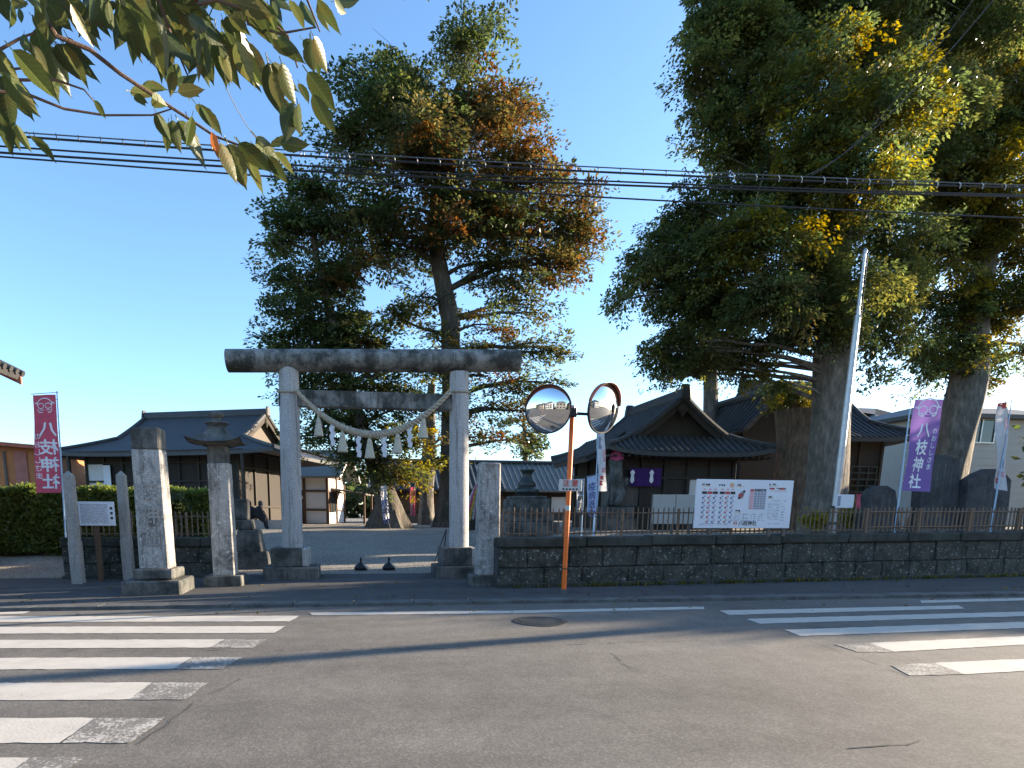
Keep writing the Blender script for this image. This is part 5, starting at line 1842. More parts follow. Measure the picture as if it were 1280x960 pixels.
# offering stone and low box behind the fence
ox = P(703, 661, 16.8); 
os_ = thing('stone_basin', 'low flat pale stone basin with small tray behind the iron fence', 'stone basin', (ox.x, 16.8, gz(ox.x, 16.8)))
zo = gz(ox.x, 16.8)
MB().rbox((ox.x + .5, 16.8, zo + .06), (2.6, .8, .16), None, .03).build('slab', GRANITE_B, os_)
MB().rbox((ox.x + .55, 16.7, zo + .22), (.36, .3, .16), None, .02).build('tray', BROWN, os_)

#@@ WIRES
# ------------------------------------------------------------------ utility poles out of frame and the cables between them
UPX, UPY = 21.0, 11.4
ULX, ULY = -26.0, 11.2
def upole(x, y, lab):
    o = thing('utility_pole', lab, 'utility pole', (x, y, gz(x, y)), 'utility poles')
    MB().tube([(x, y, -.2), (x, y, 12.5)], [.19, .13], 16).build('pole', CONC, o, smooth=True)
    for z in (8.7, 11.2):
        MB().rbox((x, y, z), (.09, 1.8, .09), None, .008).build('crossarm', GREYM, o)
    for s in (-1, 1):
        MB().lathe((x, y + s * .8, 11.25), [(.03, 0), (.05, .05), (.04, .1), (.05, .16), (.02, .2)], 10).build('insulator', PLASTER, o)
    return o
upole(UPX, UPY, 'concrete utility pole up the street carrying the black cables')
upole(ULX, ULY, 'concrete utility pole down the street carrying the black cables')

CABLES = [  # left sight point, right sight point, sag pixels, radius, material, label
    ((-10, 163), (1290, 232), 6, .009, WIRE_G, 'thin steel messenger wire with clips above the black cables'),
    ((-10, 168), (1290, 235), 8, .015, WIRE, 'thick black cable hung under the messenger wire'),
    ((-10, 182), (1290, 244), 8, .012, WIRE, 'black cable just under the thickest cable'),
    ((-10, 190), (1290, 246), 8, .015, WIRE, 'black cable third in the bundle crossing the trees'),
    ((-10, 195), (1290, 273), 6, .012, WIRE, 'lowest black cable crossing the trees below the bundle'),
]
CY = 10.6
for (a, b3, sag, r_, m, lab) in CABLES:
    pts = []
    A, B = P(*a, CY), P(*b3, CY)
    ends = (Vector((ULX, ULY, A.z + .5)), Vector((UPX, UPY, B.z + .35)))
    for i in range(41):
        t = i / 40
        px, py = lerp(a[0], b3[0], t), lerp(a[1], b3[1], t) + sag * 4 * t * (1 - t) - 0
        pts.append(P(px, py, CY))
    pts = [ends[0]] + pts + [ends[1]]
    o = MB().tube(pts, r_, 6).build('cable', m, smooth=True)
    tag(o, lab, 'cable', 'overhead cables')
# spiral clips on the messenger
mb = thing('cable_hangers', 'row of small pale spiral hangers along the messenger wire', 'cable hangers', P(640, 200, CY))
for i in range(46):
    t = .02 + i / 47 if i < 14 else .30 + (i - 14) / 46
    px, py = lerp(-10, 1290, t), lerp(164, 233, t) + 7 * 4 * t * (1 - t)
    p = P(px, py, CY)
    MB().tube([p + Vector((-.015, 0, .03)), p + Vector((0, -.03, -.02)), p + Vector((.012, 0, -.07))], .008, 5).build('hanger', PLATE if px > 880 else WIRE_G, mb)
# service drops
def drop(a, ya, b3, yb, r_, lab, m=WIRE):
    A, B = P(*a, ya), P(*b3, yb)
    pts = [A.lerp(B, t) - Vector((0, 0, .25 * 4 * t * (1 - t))) for t in np.linspace(0, 1, 17)]
    o = MB().tube(pts, r_, 6).build('service_wire', m)
    tag(o, lab, 'cable', 'overhead cables')
drop((1008, 219), CY, (1275, -40), 5.2, .006, 'thin service wire rising to the right from the messenger wire', WIRE_G)
drop((1014, 219), CY, (1245, -40), 5.2, .005, 'finer service wire running beside the rising service wire', WIRE_G)
drop((344, 190), CY, (262, 60), 9.0, .006, 'fine stay wire dropping from the cherry leaves to the cables', WIRE_G)
#@@ TREES
# ------------------------------------------------------------------ leaves
def leaf_mesh(name, pos, dirs, nrms, ln, wd, cols, mat, parent):
    """one rhombic leaf per entry"""
    n = len(pos)
    org = np.array(ORIGIN[parent.name])
    d = dirs / np.maximum(1e-6, np.linalg.norm(dirs, axis=1, keepdims=True))
    s = np.cross(d, nrms)
    s /= np.maximum(1e-6, np.linalg.norm(s, axis=1, keepdims=True))
    nn = np.cross(s, d)
    L = ln[:, None]; W = wd[:, None]
    v = np.empty((n, 4, 3))
    v[:, 0] = pos
    v[:, 1] = pos + d * L * .45 + s * W * .5 + nn * W * .12
    v[:, 2] = pos + d * L
    v[:, 3] = pos + d * L * .45 - s * W * .5 + nn * W * .12
    v -= org
    me = bpy.data.meshes.new(name)
    me.vertices.add(4 * n)
    me.vertices.foreach_set('co', v.reshape(-1).astype(np.float32))
    me.loops.add(4 * n)
    me.loops.foreach_set('vertex_index', np.arange(4 * n, dtype=np.int32))
    me.polygons.add(n)
    me.polygons.foreach_set('loop_start', np.arange(0, 4 * n, 4, dtype=np.int32))
    me.polygons.foreach_set('loop_total', np.full(n, 4, dtype=np.int32))
    me.update()
    at = me.attributes.new('tint', 'FLOAT_COLOR', 'POINT')
    c = np.ones((n, 4, 4), dtype=np.float32)
    c[:, :, :3] = cols[:, None, :]
    at.data.foreach_set('color', c.reshape(-1))
    me.materials.append(mat)
    o = bpy.data.objects.new(name, me)
    COL.objects.link(o)
    o.parent = parent
    ORIGIN[o.name] = ORIGIN[parent.name]
    return o

def _up(pal, k):
    return [tuple(min(.3, x * k) for x in c) for c in pal]
GREEN = _up([(.050, .066, .024), (.060, .078, .028), (.042, .056, .024), (.074, .086, .028)], 1.35)
YELLOW = _up([(.15, .125, .022), (.12, .11, .024), (.19, .14, .024), (.095, .098, .024)], 1.25)
RUST = _up([(.16, .075, .028), (.125, .068, .028), (.18, .095, .036), (.09, .066, .026)], 1.0)
BRONZEG = _up([(.080, .074, .028), (.095, .076, .028), (.064, .066, .025)], 1.3)

def crown(parent, lobes, Y0, leaf_len, leaf_w, dens, m_per_px, spray_len, leaves_per, flat=.25, droop=.25, name='crown', mat=None, depth=1.0, shell=.45, shrink=.90):
    """leaf pads: each lobe (px, py, r_px, palette, depth offset[, density]) holds many flat sprays of leaves"""
    PO, DI, NO, LN, WD, CO = [], [], [], [], [], []
    for lb in lobes:
        px, py, rp_, pal, dy = lb[:5]
        df = lb[5] if len(lb) > 5 else 1.0
        C = np.array(P(px, py, Y0 + dy))
        sc = (P(px + 1, py, Y0 + dy) - P(px, py, Y0 + dy)).length
        r_ = rp_ * sc * shrink
        ns = max(3, int(dens * df * (rp_ * rp_) / 100.0))
        dv = rng.normal(size=(ns, 3))
        dv /= np.linalg.norm(dv, axis=1, keepdims=True)
        rad = rng.random(ns) ** shell
        # uneven sub-masses inside each lobe, so outlines break up
        nsub = 7
        so = rng.normal(size=(nsub, 3)); so /= np.linalg.norm(so, axis=1, keepdims=True)
        so *= rng.uniform(.35, 1.0, (nsub, 1)); so[0] = 0
        sr = rng.uniform(.25, .55, nsub); sr[0] = .6
        wi = rng.choice(nsub, ns, p=(sr ** 2) / (sr ** 2).sum())
        ctr = C + (so[wi] + dv * (rad * sr[wi])[:, None]) * r_ * np.array([1, depth, .92])
        ax = dv * np.array([1, 1, .3]) + rng.normal(size=(ns, 3)) * .4
        ax[:, 2] = ax[:, 2] * .4 - droop * rng.uniform(.2, 1.6, ns)
        ax /= np.linalg.norm(ax, axis=1, keepdims=True)
        pi = rng.integers(0, len(pal), ns)
        base = np.array(pal)[pi] * rng.uniform(.65, 1.35, (ns, 1))
        k = leaves_per
        up = np.array([0, 0, 1.0]) + rng.normal(size=(ns, 3)) * .22
        lat = np.cross(ax, up)
        lat /= np.maximum(1e-6, np.linalg.norm(lat, axis=1, keepdims=True))
        nrm = np.cross(lat, ax)
        sl_ = spray_len * rng.uniform(.45, 1.35, (ns, 1))
        t = rng.random((ns, k))
        off_a = (t - .4) * sl_
        wdt = np.sin(np.clip(t * 1.05, 0, 1) * math.pi) ** .7 * .36 + .03
        off_l = rng.uniform(-1, 1, (ns, k)) * sl_ * wdt
        off_n = rng.normal(size=(ns, k)) * sl_ * flat * .35 - .18 * off_l ** 2 / sl_ - droop * .5 * np.clip(off_a, 0, None) ** 2 / sl_
        pos = ctr[:, None, :] + ax[:, None, :] * off_a[..., None] + lat[:, None, :] * off_l[..., None] + nrm[:, None, :] * off_n[..., None]
        sgn = np.sign(off_l)[..., None]
        d = ax[:, None, :] * .8 + lat[:, None, :] * sgn * .6 + rng.normal(size=(ns, k, 3)) * .35
        d[..., 2] -= droop * .6
        nr = nrm[:, None, :] + rng.normal(size=(ns, k, 3)) * .4
        co = base[:, None, :] * rng.uniform(.75, 1.25, (ns, k, 1))
        PO.append(pos.reshape(-1, 3)); DI.append(d.reshape(-1, 3)); NO.append(nr.reshape(-1, 3)); CO.append(co.reshape(-1, 3))
        m = ns * k
        LN.append(leaf_len * rng.uniform(.6, 1.25, m)); WD.append(leaf_w * rng.uniform(.7, 1.2, m))
    return leaf_mesh(name, np.concatenate(PO), np.concatenate(DI), np.concatenate(NO), np.concatenate(LN), np.concatenate(WD), np.concatenate(CO), mat or LEAF, parent)

def limb_path(a, b3, bend, n=7):
    a, b3 = Vector(a), Vector(b3)
    pts = []
    L = (b3 - a).length
    o1 = Vector((random.uniform(-1, 1), random.uniform(-1, 1), random.uniform(0, 1))) * bend * L
    for i in range(n + 1):
        t = i / n
        p = a.lerp(b3, t) + o1 * math.sin(math.pi * t) + Vector((random.uniform(-1, 1), random.uniform(-1, 1), random.uniform(-1, 1))) * .012 * L * math.sin(math.pi * t)
        pts.append(p)
    return pts

def tree(name, label, Y, trunk_px, trunk_w, lobes, bark_m, leaf, group=None, flare=1.5, kwargs=None, limb_r=.10, twigs=5, limbs_to=None, cat='tree'):
    """trunk_px: sight points from the foot upward; trunk_w widths in pixels at those points"""
    foot = P(*trunk_px[0], Y)
    fz = gz(foot.x, Y)
    o = thing(name, label, cat, (foot.x, Y, fz), group)
    sc = (P(trunk_px[0][0] + 1, trunk_px[0][1], Y) - P(*trunk_px[0], Y)).length
    pts = [P(x, y, Y) for x, y in trunk_px]
    pts[0].z = min(pts[0].z, fz + .05)
    rad = [w * sc / 2 for w in trunk_w]
    # refine trunk and give it an uneven section
    P2, R2 = [], []
    for i in range(len(pts) - 1):
        for k in range(5):
            t = k / 5
            P2.append(pts[i].lerp(pts[i + 1], t)); R2.append(lerp(rad[i], rad[i + 1], t))
    P2.append(pts[-1]); R2.append(rad[-1])
    tm = MB()
    nseg = 22
    H0 = P2[0].z
    for i, (p, r_) in enumerate(zip([P2[0] - Vector((0, 0, .25))] + P2, [R2[0] * 1.25] + R2)):
        fl = max(0, 1 - (p.z - H0) / (R2[0] * 4)) ** 2 * (flare - 1)
        for j in range(nseg):
            a = 2 * math.pi * j / nseg
            w_ = 1 + .07 * math.sin(3 * a + i * .3) + .05 * math.sin(5 * a - i * .5 + 1) + fl * (.6 + .4 * math.sin(5 * a + 1.0))
            tm.v.append(p + Vector((math.cos(a), math.sin(a), 0)) * r_ * w_)
    n_ = len(P2) + 1
    for i in range(n_ - 1):
        for j in range(nseg):
            j2 = (j + 1) % nseg
            tm.f.append((i * nseg + j, i * nseg + j2, (i + 1) * nseg + j2, (i + 1) * nseg + j))
    tm.f.append(tuple((n_ - 1) * nseg + j for j in range(nseg)))
    tk = tm.build('trunk', bark_m, o, smooth=True)
    twig = MB()
    for lb in lobes:
        px, py, rp_, pal, dy = lb[:5]
        C = P(px, py, Y + dy)
        # nearest trunk point below the lobe
        best = min(P2[2:], key=lambda q: (q - C).length + (6 if q.z > C.z - .3 else 0))
        k = P2.index(best)
        r0 = min(R2[k] * .55, limb_r * (1 + (C - best).length * .12))
        path = limb_path(best, C, .10)
        MB().tube(path, [lerp(r0, r0 * .25, i / 7) for i in range(8)], 8).build('limb', bark_m, o, smooth=True)
        rr = rp_ * sc
        for q in range(twigs):
            s0 = path[random.randint(3, 7)]
            e = C + Vector((random.gauss(0, 1), random.gauss(0, 1), random.gauss(0, .8))).normalized() * rr * random.uniform(.7, 1.0)
            twig.tube(limb_path(s0, e, .08, 4), [r0 * .28, r0 * .22, r0 * .16, r0 * .1, r0 * .05], 5, cap=False)
    if twig.v:
        t = twig.build('twigs', bark_m, o)
        t['kind'] = 'stuff'
    c = crown(o, lobes, Y, **leaf)
    return o

# the tall zelkova, rust at its top right
GA = GREEN + BRONZEG
MIX = BRONZEG + RUST[:2] + GREEN[:2]
RU = RUST + BRONZEG
Z1 = [(592, 42, 30, GREEN, 0, .8), (570, 75, 26, GREEN, 0, .8), (610, 30, 22, GREEN, 0), (575, 60, 22, GREEN, 0), (640, 130, 26, RU, 0), (655, 135, 14, GREEN, 0), (600, 130, 46, MIX, 0), (560, 150, 50, GA, 1), (610, 170, 50, RU, -1),
      (490, 90, 42, GREEN, 0), (455, 120, 36, GREEN, 0), (475, 150, 52, GREEN, -1), (440, 165, 30, GREEN, 0), (520, 130, 40, GA, 0), (510, 200, 55, MIX, -2), (450, 205, 40, GA, 0), (560, 215, 60, MIX, -2),
      (630, 220, 56, RU, -1), (680, 235, 46, MIX, 0), (722, 262, 34, RU, 0), (700, 290, 44, GA, 1), (730, 295, 26, RU, 0), (655, 280, 56, MIX, -1), (600, 280, 58, GA, 0), (540, 275, 52, MIX, -2), (480, 255, 48, GA, 0),
      (470, 300, 48, MIX, -1), (520, 320, 40, GA, 1, .6), (640, 330, 44, GA, 0, .8), (690, 330, 36, RU, 0), (725, 325, 20, RU, 0), (600, 345, 34, GA, 0, .5), (645, 375, 36, GA, 0, .7), (670, 390, 26, GA, 0, .6), (610, 405, 32, MIX, -1, .5), (520, 370, 36, GA, 0, .6), (500, 400, 36, YELLOW + GREEN, 0, .6),
      (640, 440, 34, GA, 1, .7), (680, 440, 28, GA, 0, .8), (705, 436, 12, GREEN, 0), (610, 470, 30, MIX, 0, .7), (650, 480, 30, GA, 0, .7), (690, 478, 18, GA, 0, .8), (620, 510, 28, GA, 0, .6), (665, 515, 22, MIX, 0, .7), (540, 420, 36, YELLOW + GREEN, 0, .5), (590, 520, 18, RU, 0, .6), (530, 455, 30, GA, -1, .5), (600, 545, 24, MIX, 0, .8), (640, 548, 20, GA, 1, .7), (575, 480, 28, GA, -1, .7), (590, 440, 28, GA, 0, .7), (560, 505, 24, YELLOW + GREEN, -1, .7)]
LEAF_A = dict(leaf_len=.22, leaf_w=.11, dens=2.0, m_per_px=.04, spray_len=2.2, leaves_per=85, flat=.10, droop=.10, depth=1.0)
tree('zelkova_tree', 'tallest tree with rusty orange top right of the torii beam', 32.0, [(562, 650), (562, 600), (564, 500), (564, 400), (545, 310), (545, 240), (550, 160), (580, 90)], [28, 25, 23, 22, 18, 14, 9, 4], Z1, BARK_A, LEAF_A, 'big precinct trees', 1.7, limb_r=.085)
Z2 = [(395, 245, 44, GREEN, 0), (365, 285, 40, GREEN, 0), (420, 290, 42, GA, 0), (345, 300, 20, GREEN, 0), (400, 340, 44, GREEN, 0, .9), (360, 350, 24, GREEN, 0), (430, 350, 36, MIX, 0, .8), (345, 390, 24, GREEN, 0), (385, 395, 44, GREEN, 0), (430, 400, 40, GA, 0, .8), (360, 430, 32, GREEN, 0), (410, 440, 44, GREEN, 0),
      (460, 430, 36, MIX, 0, .7), (375, 480, 36, GREEN, 0), (430, 480, 40, GA, 0), (480, 470, 34, YELLOW + GREEN, 0, .7), (400, 520, 36, GREEN, 0, .8), (450, 525, 40, GA, 0, .8), (500, 510, 34, GA, 0, .7), (375, 545, 22, GREEN, 0, .8), (430, 565, 30, GREEN, 0, .7), (480, 560, 36, GA, -1, .9), (520, 545, 34, YELLOW + BRONZEG, -1, .8), (545, 580, 20, YELLOW, 1, .9), (505, 590, 24, YELLOW + BRONZEG, -1), (465, 590, 22, GREEN, -1)]
tree('zelkova_tree', 'dark green tree with flared leaning trunk seen through the torii', 30.5, [(485, 657), (484, 630), (474, 590), (450, 530), (432, 470), (415, 400), (395, 320), (390, 260)], [36, 28, 22, 19, 16, 12, 8, 4], Z2, BARK_A, dict(LEAF_A, dens=2.6), 'big precinct trees', 1.8, limb_r=.08)
# pale sunlit trunk behind
Z3 = [(545, 470, 30, YELLOW + GREEN, 0, .8), (560, 540, 26, YELLOW + BRONZEG, 0, .8), (525, 500, 26, GREEN, 0, .7), (575, 570, 16, YELLOW, 0, .8)]
tree('old_tree', 'pale bare-sided trunk standing behind the two big zelkovas', 38.0, [(533, 650), (533, 610), (536, 560), (540, 480)], [18, 17, 16, 9], Z3, BARK_C, LEAF_A, 'big precinct trees', 1.3)
Z4 = [(655, 545, 26, MIX, 0), (640, 525, 16, GA, 0), (670, 555, 18, GREEN, 0), (655, 570, 16, GREEN, 0), (650, 505, 12, MIX, 0, .8), (680, 535, 12, GA, 0, .6)]
tree('small_tree', 'small bushy tree rising behind the long low tiled roof', 56.0, [(657, 640), (657, 600), (656, 560), (655, 520)], [8, 7, 6, 3], Z4, BARK_A, dict(LEAF_A, leaf_len=.34, leaf_w=.17, dens=2.6), None, 1.2)

# the great oak on the right
OG = _up(GREEN, 1.25) + [(.14, .145, .046), (.17, .16, .048), (.15, .15, .044)]
YG = YELLOW + _up(GREEN, 1.3)  # yellow share puts sunlight into the leaf colour of the right-hand crowns
O1 = [(930, 40, 60, OG, 0), (885, 20, 32, OG, 0), (880, 85, 36, OG, 0), (905, 125, 44, OG, 0), (960, 100, 62, OG, 0), (890, 160, 32, OG, 0), (935, 185, 46, OG, 0), (1010, 40, 70, OG, 0), (1020, 130, 66, YG, -2), (1090, 60, 76, OG, 0), (1170, 40, 76, OG, 1), (1100, 150, 66, YG, -2), (1170, 130, 66, OG, 0),
      (980, 220, 60, GA, -1), (905, 250, 44, OG, 0), (860, 275, 40, GA, 0), (830, 310, 36, OG, 0), (880, 320, 52, OG, -1), (800, 345, 30, OG, 0), (775, 375, 18, OG, 0, .8), (840, 370, 42, OG, 0), (940, 290, 60, YG, -2), (900, 380, 50, OG, 0), (960, 360, 60, GA, -2), (1050, 230, 66, YG, -2), (1020, 310, 66, OG, -1), (1100, 290, 60, OG, 0, .8), (1030, 390, 56, OG, -1), (975, 420, 44, OG, 0), (1090, 370, 50, OG, 0), (1090, 430, 40, OG, 0, .8), (915, 425, 36, OG, 1),
      (862, 438, 30, GA, 0), (845, 425, 24, OG, 0), (810, 440, 16, OG, 0, .7), (825, 448, 22, OG, 0), (830, 472, 16, OG, 0, .6), (895, 455, 20, OG, 0, .7), (962, 478, 20, YG, 0, .8), (935, 455, 24, GA, 0), (1000, -30, 80, OG, 0), (1120, -40, 90, OG, 0), (900, -30, 46, OG, 0)]
LEAF_C = dict(leaf_len=.125, leaf_w=.06, dens=3.3, m_per_px=.024, spray_len=1.05, leaves_per=98, flat=.22, droop=.34, depth=1.1)
tree('oak_tree', 'huge dark green tree with thick grey trunk beside the flagpole', 17.5, [(1030, 652), (1034, 600), (1038, 520), (1040, 450), (1044, 360), (1050, 260), (1050, 150), (1045, 60), (1040, -60)], [46, 39, 37, 36, 30, 25, 18, 12, 8], O1, BARK_C, LEAF_C, 'big precinct trees', 1.12, limb_r=.045)
O2 = [(1230, 60, 66, YG, 0), (1290, 40, 66, YG, 0), (1220, 160, 66, YG, -1), (1280, 140, 60, YELLOW, -1), (1180, 220, 60, YG, 0), (1250, 230, 60, YELLOW, -1), (1310, 220, 50, YG, 0), (1160, 300, 56, OG, 0, .8), (1220, 300, 60, YG, 0), (1285, 310, 56, YELLOW, 0), (1150, 380, 50, OG, 0, .7), (1210, 380, 56, YG, 0), (1270, 390, 50, YELLOW, 0), (1150, 440, 40, OG, 0, .7), (1200, 445, 44, YG, 0), (1250, 445, 34, YG, 1, .6), (1225, 475, 18, YELLOW, 1, .7), (1180, 470, 20, OG, 1, .6), (1290, 440, 24, YG, 1, .6), (1330, 120, 66, YG, 0), (1350, 310, 50, YG, 1), (1210, -30, 80, OG, 0), (1320, -40, 90, YG, 0)]  # yellow lobes stand in for sunlit foliage towards the right
tree('oak_tree', 'yellow-green tree with sunlight in its leaf colours and leaning trunk behind the tall memorial slab', 19.5, [(1168, 650), (1180, 600), (1196, 530), (1210, 470), (1220, 400), (1235, 300), (1250, 200), (1260, 80)], [42, 38, 35, 32, 24, 18, 12, 7], O2, BARK_C, dict(LEAF_C, leaf_len=.14, leaf_w=.066), 'big precinct trees', 1.2, limb_r=.08)
# cut-off trunk with a mop of leaves
O3 = [(995, 495, 24, YELLOW + GREEN, 0), (975, 490, 16, YG, 0), (1010, 500, 14, YELLOW, 0), (960, 500, 12, YELLOW, 0, .7)]
tree('pollarded_trunk', 'broad sawn-off old trunk with a mop of yellow leaves', 20.5, [(995, 655), (996, 610), (997, 560), (997, 513)], [50, 46, 42, 44], O3, BARK_S, LEAF_C, 'big precinct trees', 1.15)
O4 = [(885, 430, 22, GREEN, 0, .7), (870, 400, 26, GREEN, 0, .7), (905, 400, 24, GREEN, 0, .7), (850, 465, 18, YG, 0, .7)]
tree('old_tree', 'slender grey trunk rising behind the small shrine roof', 27.0, [(888, 650), (888, 560), (888, 480), (888, 410)], [17, 16, 15, 10], O4, BARK_C, dict(LEAF_C, leaf_len=.22, leaf_w=.11), 'big precinct trees', 1.2)

# trees further up the street whose shade lies across the road
def shade_tree(x, y, h, r_, lab):
    o = thing('street_tree', lab, 'tree', (x, y, gz(x, y)), 'trees further up the street')
    MB().tube(limb_path((x, y, -.1), (x, y, h * .7), .03), [.3, .28, .25, .22, .2, .17, .14, .1], 10).build('trunk', BARK_C, o, smooth=True)
    n = int(900 * r_)
    dv = rng.normal(size=(n, 3)); dv /= np.linalg.norm(dv, axis=1, keepdims=True)
    ctr = np.array([x, y, h * .62]) + dv * (rng.random(n) ** .4)[:, None] * np.array([r_, r_ * .8, h * .38])
    pos = (ctr[:, None, :] + rng.normal(size=(n, 6, 3)) * .22).reshape(-1, 3)
    m = len(pos)
    leaf_mesh('crown', pos, rng.normal(size=(m, 3)), rng.normal(size=(m, 3)), np.full(m, .32), np.full(m, .18), np.array(GREEN)[rng.integers(0, 4, m)], LEAF, o)
    for k in range(5):
        a = k * 1.3
        MB().tube(limb_path((x, y, h * .4), (x + r_ * .6 * math.cos(a), y + r_ * .5 * math.sin(a), h * .7), .05), [.12, .11, .1, .09, .07, .06, .04, .02], 6).build('limb', BARK_C, o)
shade_tree(25.5, 16.8, 6.0, 3.0, 'low round street tree just up the road')
shade_tree(31, 17.5, 7.0, 3.6, 'leafy street tree up the road beyond the beige house')
shade_tree(40, 16.8, 8.2, 4.2, 'broad street tree furthest up the road')

# ------------------------------------------------------------------ hedge and shrubs
def leafy_box(name, label, cat, p0, p1, z0, z1, depth, n, pal, ll, lw, core=True, rough=.12):
    """clipped hedge from p0 to p1 (front foot line)"""
    o = thing(name, label, cat, ((p0.x + p1.x) / 2, (p0.y + p1.y) / 2 + depth / 2, z0))
    d = p1 - p0
    u = np.array([d.x, d.y, 0.0]); L = np.linalg.norm(u); u /= L
    nr = np.array([-u[1], u[0], 0])
    if core:
        MB().prism([p0 + Vector(nr) * .15, p1 + Vector(nr) * .15, p1 + Vector(nr) * .15 + Vector((0, 0, z1 - z0 - .15)), p0 + Vector(nr) * .15 + Vector((0, 0, z1 - z0 - .15))], Vector(nr) * (depth - .3)).build('branches', BARK_A, o)
    a = rng.random(n) * L; b_ = rng.random(n); h = rng.random(n)
    face = rng.random(n)
    y = np.where(face < .62, rng.random(n) ** 2 * .3, b_ * depth)
    z = np.where(face < .62, z0 + .1 + h * (z1 - z0 - .1), z1 - rng.random(n) ** 2 * .25)
    wv = .10 * np.sin(a * 2.3) + .06 * np.sin(a * 5.1 + z * 3)
    pos = np.array(p0)[None, :] * np.array([1, 1, 0]) + u * a[:, None] + nr * (y + wv)[:, None]
    pos[:, 2] = z + .05 * np.sin(a * 3.7)
    pos += rng.normal(size=(n, 3)) * rough * .4
    di = rng.normal(size=(n, 3)) + np.array([0, -.6, .4])
    no = np.where((face < .62)[:, None], -nr, np.array([0, 0, 1.0])) + rng.normal(size=(n, 3)) * .6
    leaf_mesh('leaves', pos, di, no, ll * rng.uniform(.6, 1.3, n), lw * rng.uniform(.7, 1.2, n), np.array(pal)[rng.integers(0, len(pal), n)] * rng.uniform(.7, 1.4, (n, 1)), LEAF, o)
    for k in range(int(L / .5)):
        q = p0.lerp(p1, (k + .5) / int(L / .5)) + Vector(nr) * .3
        MB().tube([q - Vector((0, 0, .1)), q + Vector((random.uniform(-.05, .05), 0, .5))], [.03, .02], 6).build('stem', BARK_C, o)
    return o
HGREEN = [(.12, .16, .04), (.15, .18, .045), (.095, .13, .038), (.18, .19, .05)]
h0 = T(-40, 688, 14); h1 = Vector((P(265, 680, 18.2).x, 18.2, 0))
h0.y = 18.2; h0.x = P(-60, 688, 18.2).x
hz0 = gz(h0.x, 18.2)
h0.z = hz0; h1.z = hz0
leafy_box('hedge', 'long clipped green hedge behind the short stone wall', 'hedge', h0, h1, hz0, P(60, 613, 18.2).z, 1.2, 46000, HGREEN, .125, .07)
hb = P(262, 640, 16.2); hb.z = gz(hb.x, 16.2)
hb2 = P(206, 640, 16.2); hb2.z = hb.z
# sunny shrubs behind the fence by the oak
def shrub(label, px, py, rp_, Y, pal, n=1, dens=30):
    f = P(px, 660, Y); z = gz(f.x, Y)
    o = thing('shrub', label, 'shrub', (f.x, Y, z), 'shrubs behind the fence')
    st = MB()
    for k in range(7):
        e = P(px + random.uniform(-.7, .7) * rp_, py + random.uniform(-.6, .5) * rp_, Y)
        st.tube(limb_path((f.x, Y, z - .05), e, .08, 4), [.02, .018, .014, .01, .005], 5)
    st.build('stems', BARK_C, o)
    crown(o, [(px, py, rp_, pal, 0), (px - rp_ * .4, py + rp_ * .5, rp_ * .7, pal, 0), (px + rp_ * .4, py + rp_ * .5, rp_ * .7, pal, 0)], Y, .09, .05, dens, .02, .3, 14, name='leaves')
    return o
YB = [(.30, .27, .03), (.24, .24, .03), (.36, .29, .04)]
shrub('yellow-green shrub behind the fence between flagpole and low slab', 1062, 640, 17, 16.2, YB)
shrub('yellow-green shrub behind the fence at the foot of the sawn-off trunk', 1018, 645, 13, 15.8, YB)
shrub('dark shrub at the hall behind the broad name pillar', 217, 628, 17, 17.4, GREEN)
def autumn(label, px, py, rp_, Y, pal):
    tree('autumn_tree', label, Y, [(px, 640), (px, 615), (px, 590)], [5, 4, 2], [(px, py, rp_, pal, 0, .6), (px - rp_ * .8, py + 6, rp_ * .7, pal, 0, .6), (px + rp_ * .8, py + 8, rp_ * .7, pal, 0, .6)], BARK_A, dict(LEAF_A, leaf_len=.3, leaf_w=.16, dens=2.6), None, 1.2)
autumn('small russet-leaved tree between red shed and dark hall', 105, 590, 20, 40.0, RUST + GREEN)

# fallen leaves along the kerb and weeds at the foot of the wall
def scatter():
    q = []
    for i in range(420):
        x = random.uniform(-9, 14)
        t = random.random()
        if t < .45:
            y = 10.4 + abs(random.gauss(0, .5)); z = gz(x, y) + .012
        elif t < .75:
            y = (wall_y(x, WA, WB) if x > WA.x else 12.6) - abs(random.gauss(0.12, .25)); z = gz(x, y) + .012
        else:
            y = 9.85 - abs(random.gauss(0, .5)); z = .012
        q.append((x, y, z))
    q = np.array(q); n = len(q)
    o = thing('fallen_leaves', 'scattered dry brown leaves along the kerb and footway', 'leaves', (0, 10.8, .06))
    o['kind'] = 'stuff'
    d = rng.normal(size=(n, 3)); d[:, 2] = rng.uniform(-.05, .2, n)
    leaf_mesh('leaf_litter', q, d, np.array([0, 0, 1.0]) + rng.normal(size=(n, 3)) * .3, rng.uniform(.04, .09, n), rng.uniform(.025, .05, n), np.array(RUST + YELLOW + BRONZEG)[rng.integers(0, 11, n)], LEAF, o)['kind'] = 'stuff'
    o = thing('weeds', 'low tufts of weeds and moss along the foot of the stone wall', 'weeds', (6, WA.y, .06))
    o['kind'] = 'stuff'
    P_, D_ = [], []
    for i in range(120):
        x = random.uniform(WA.x + .3, WB.x); y = wall_y(x, WA, WB) - .14
        for k in range(random.randint(4, 16)):
            P_.append((x + random.gauss(0, .05), y + random.gauss(-.01, .03), gz(x, y))); D_.append((random.gauss(0, .5), random.gauss(-.2, .4), 1))
    n = len(P_)
    leaf_mesh('tufts', np.array(P_), np.array(D_), rng.normal(size=(n, 3)) + np.array([0, -1, 0]), rng.uniform(.05, .16, n), rng.uniform(.012, .025, n), np.array(GREEN + YELLOW)[rng.integers(0, 8, n)], LEAF, o)['kind'] = 'stuff'
scatter()

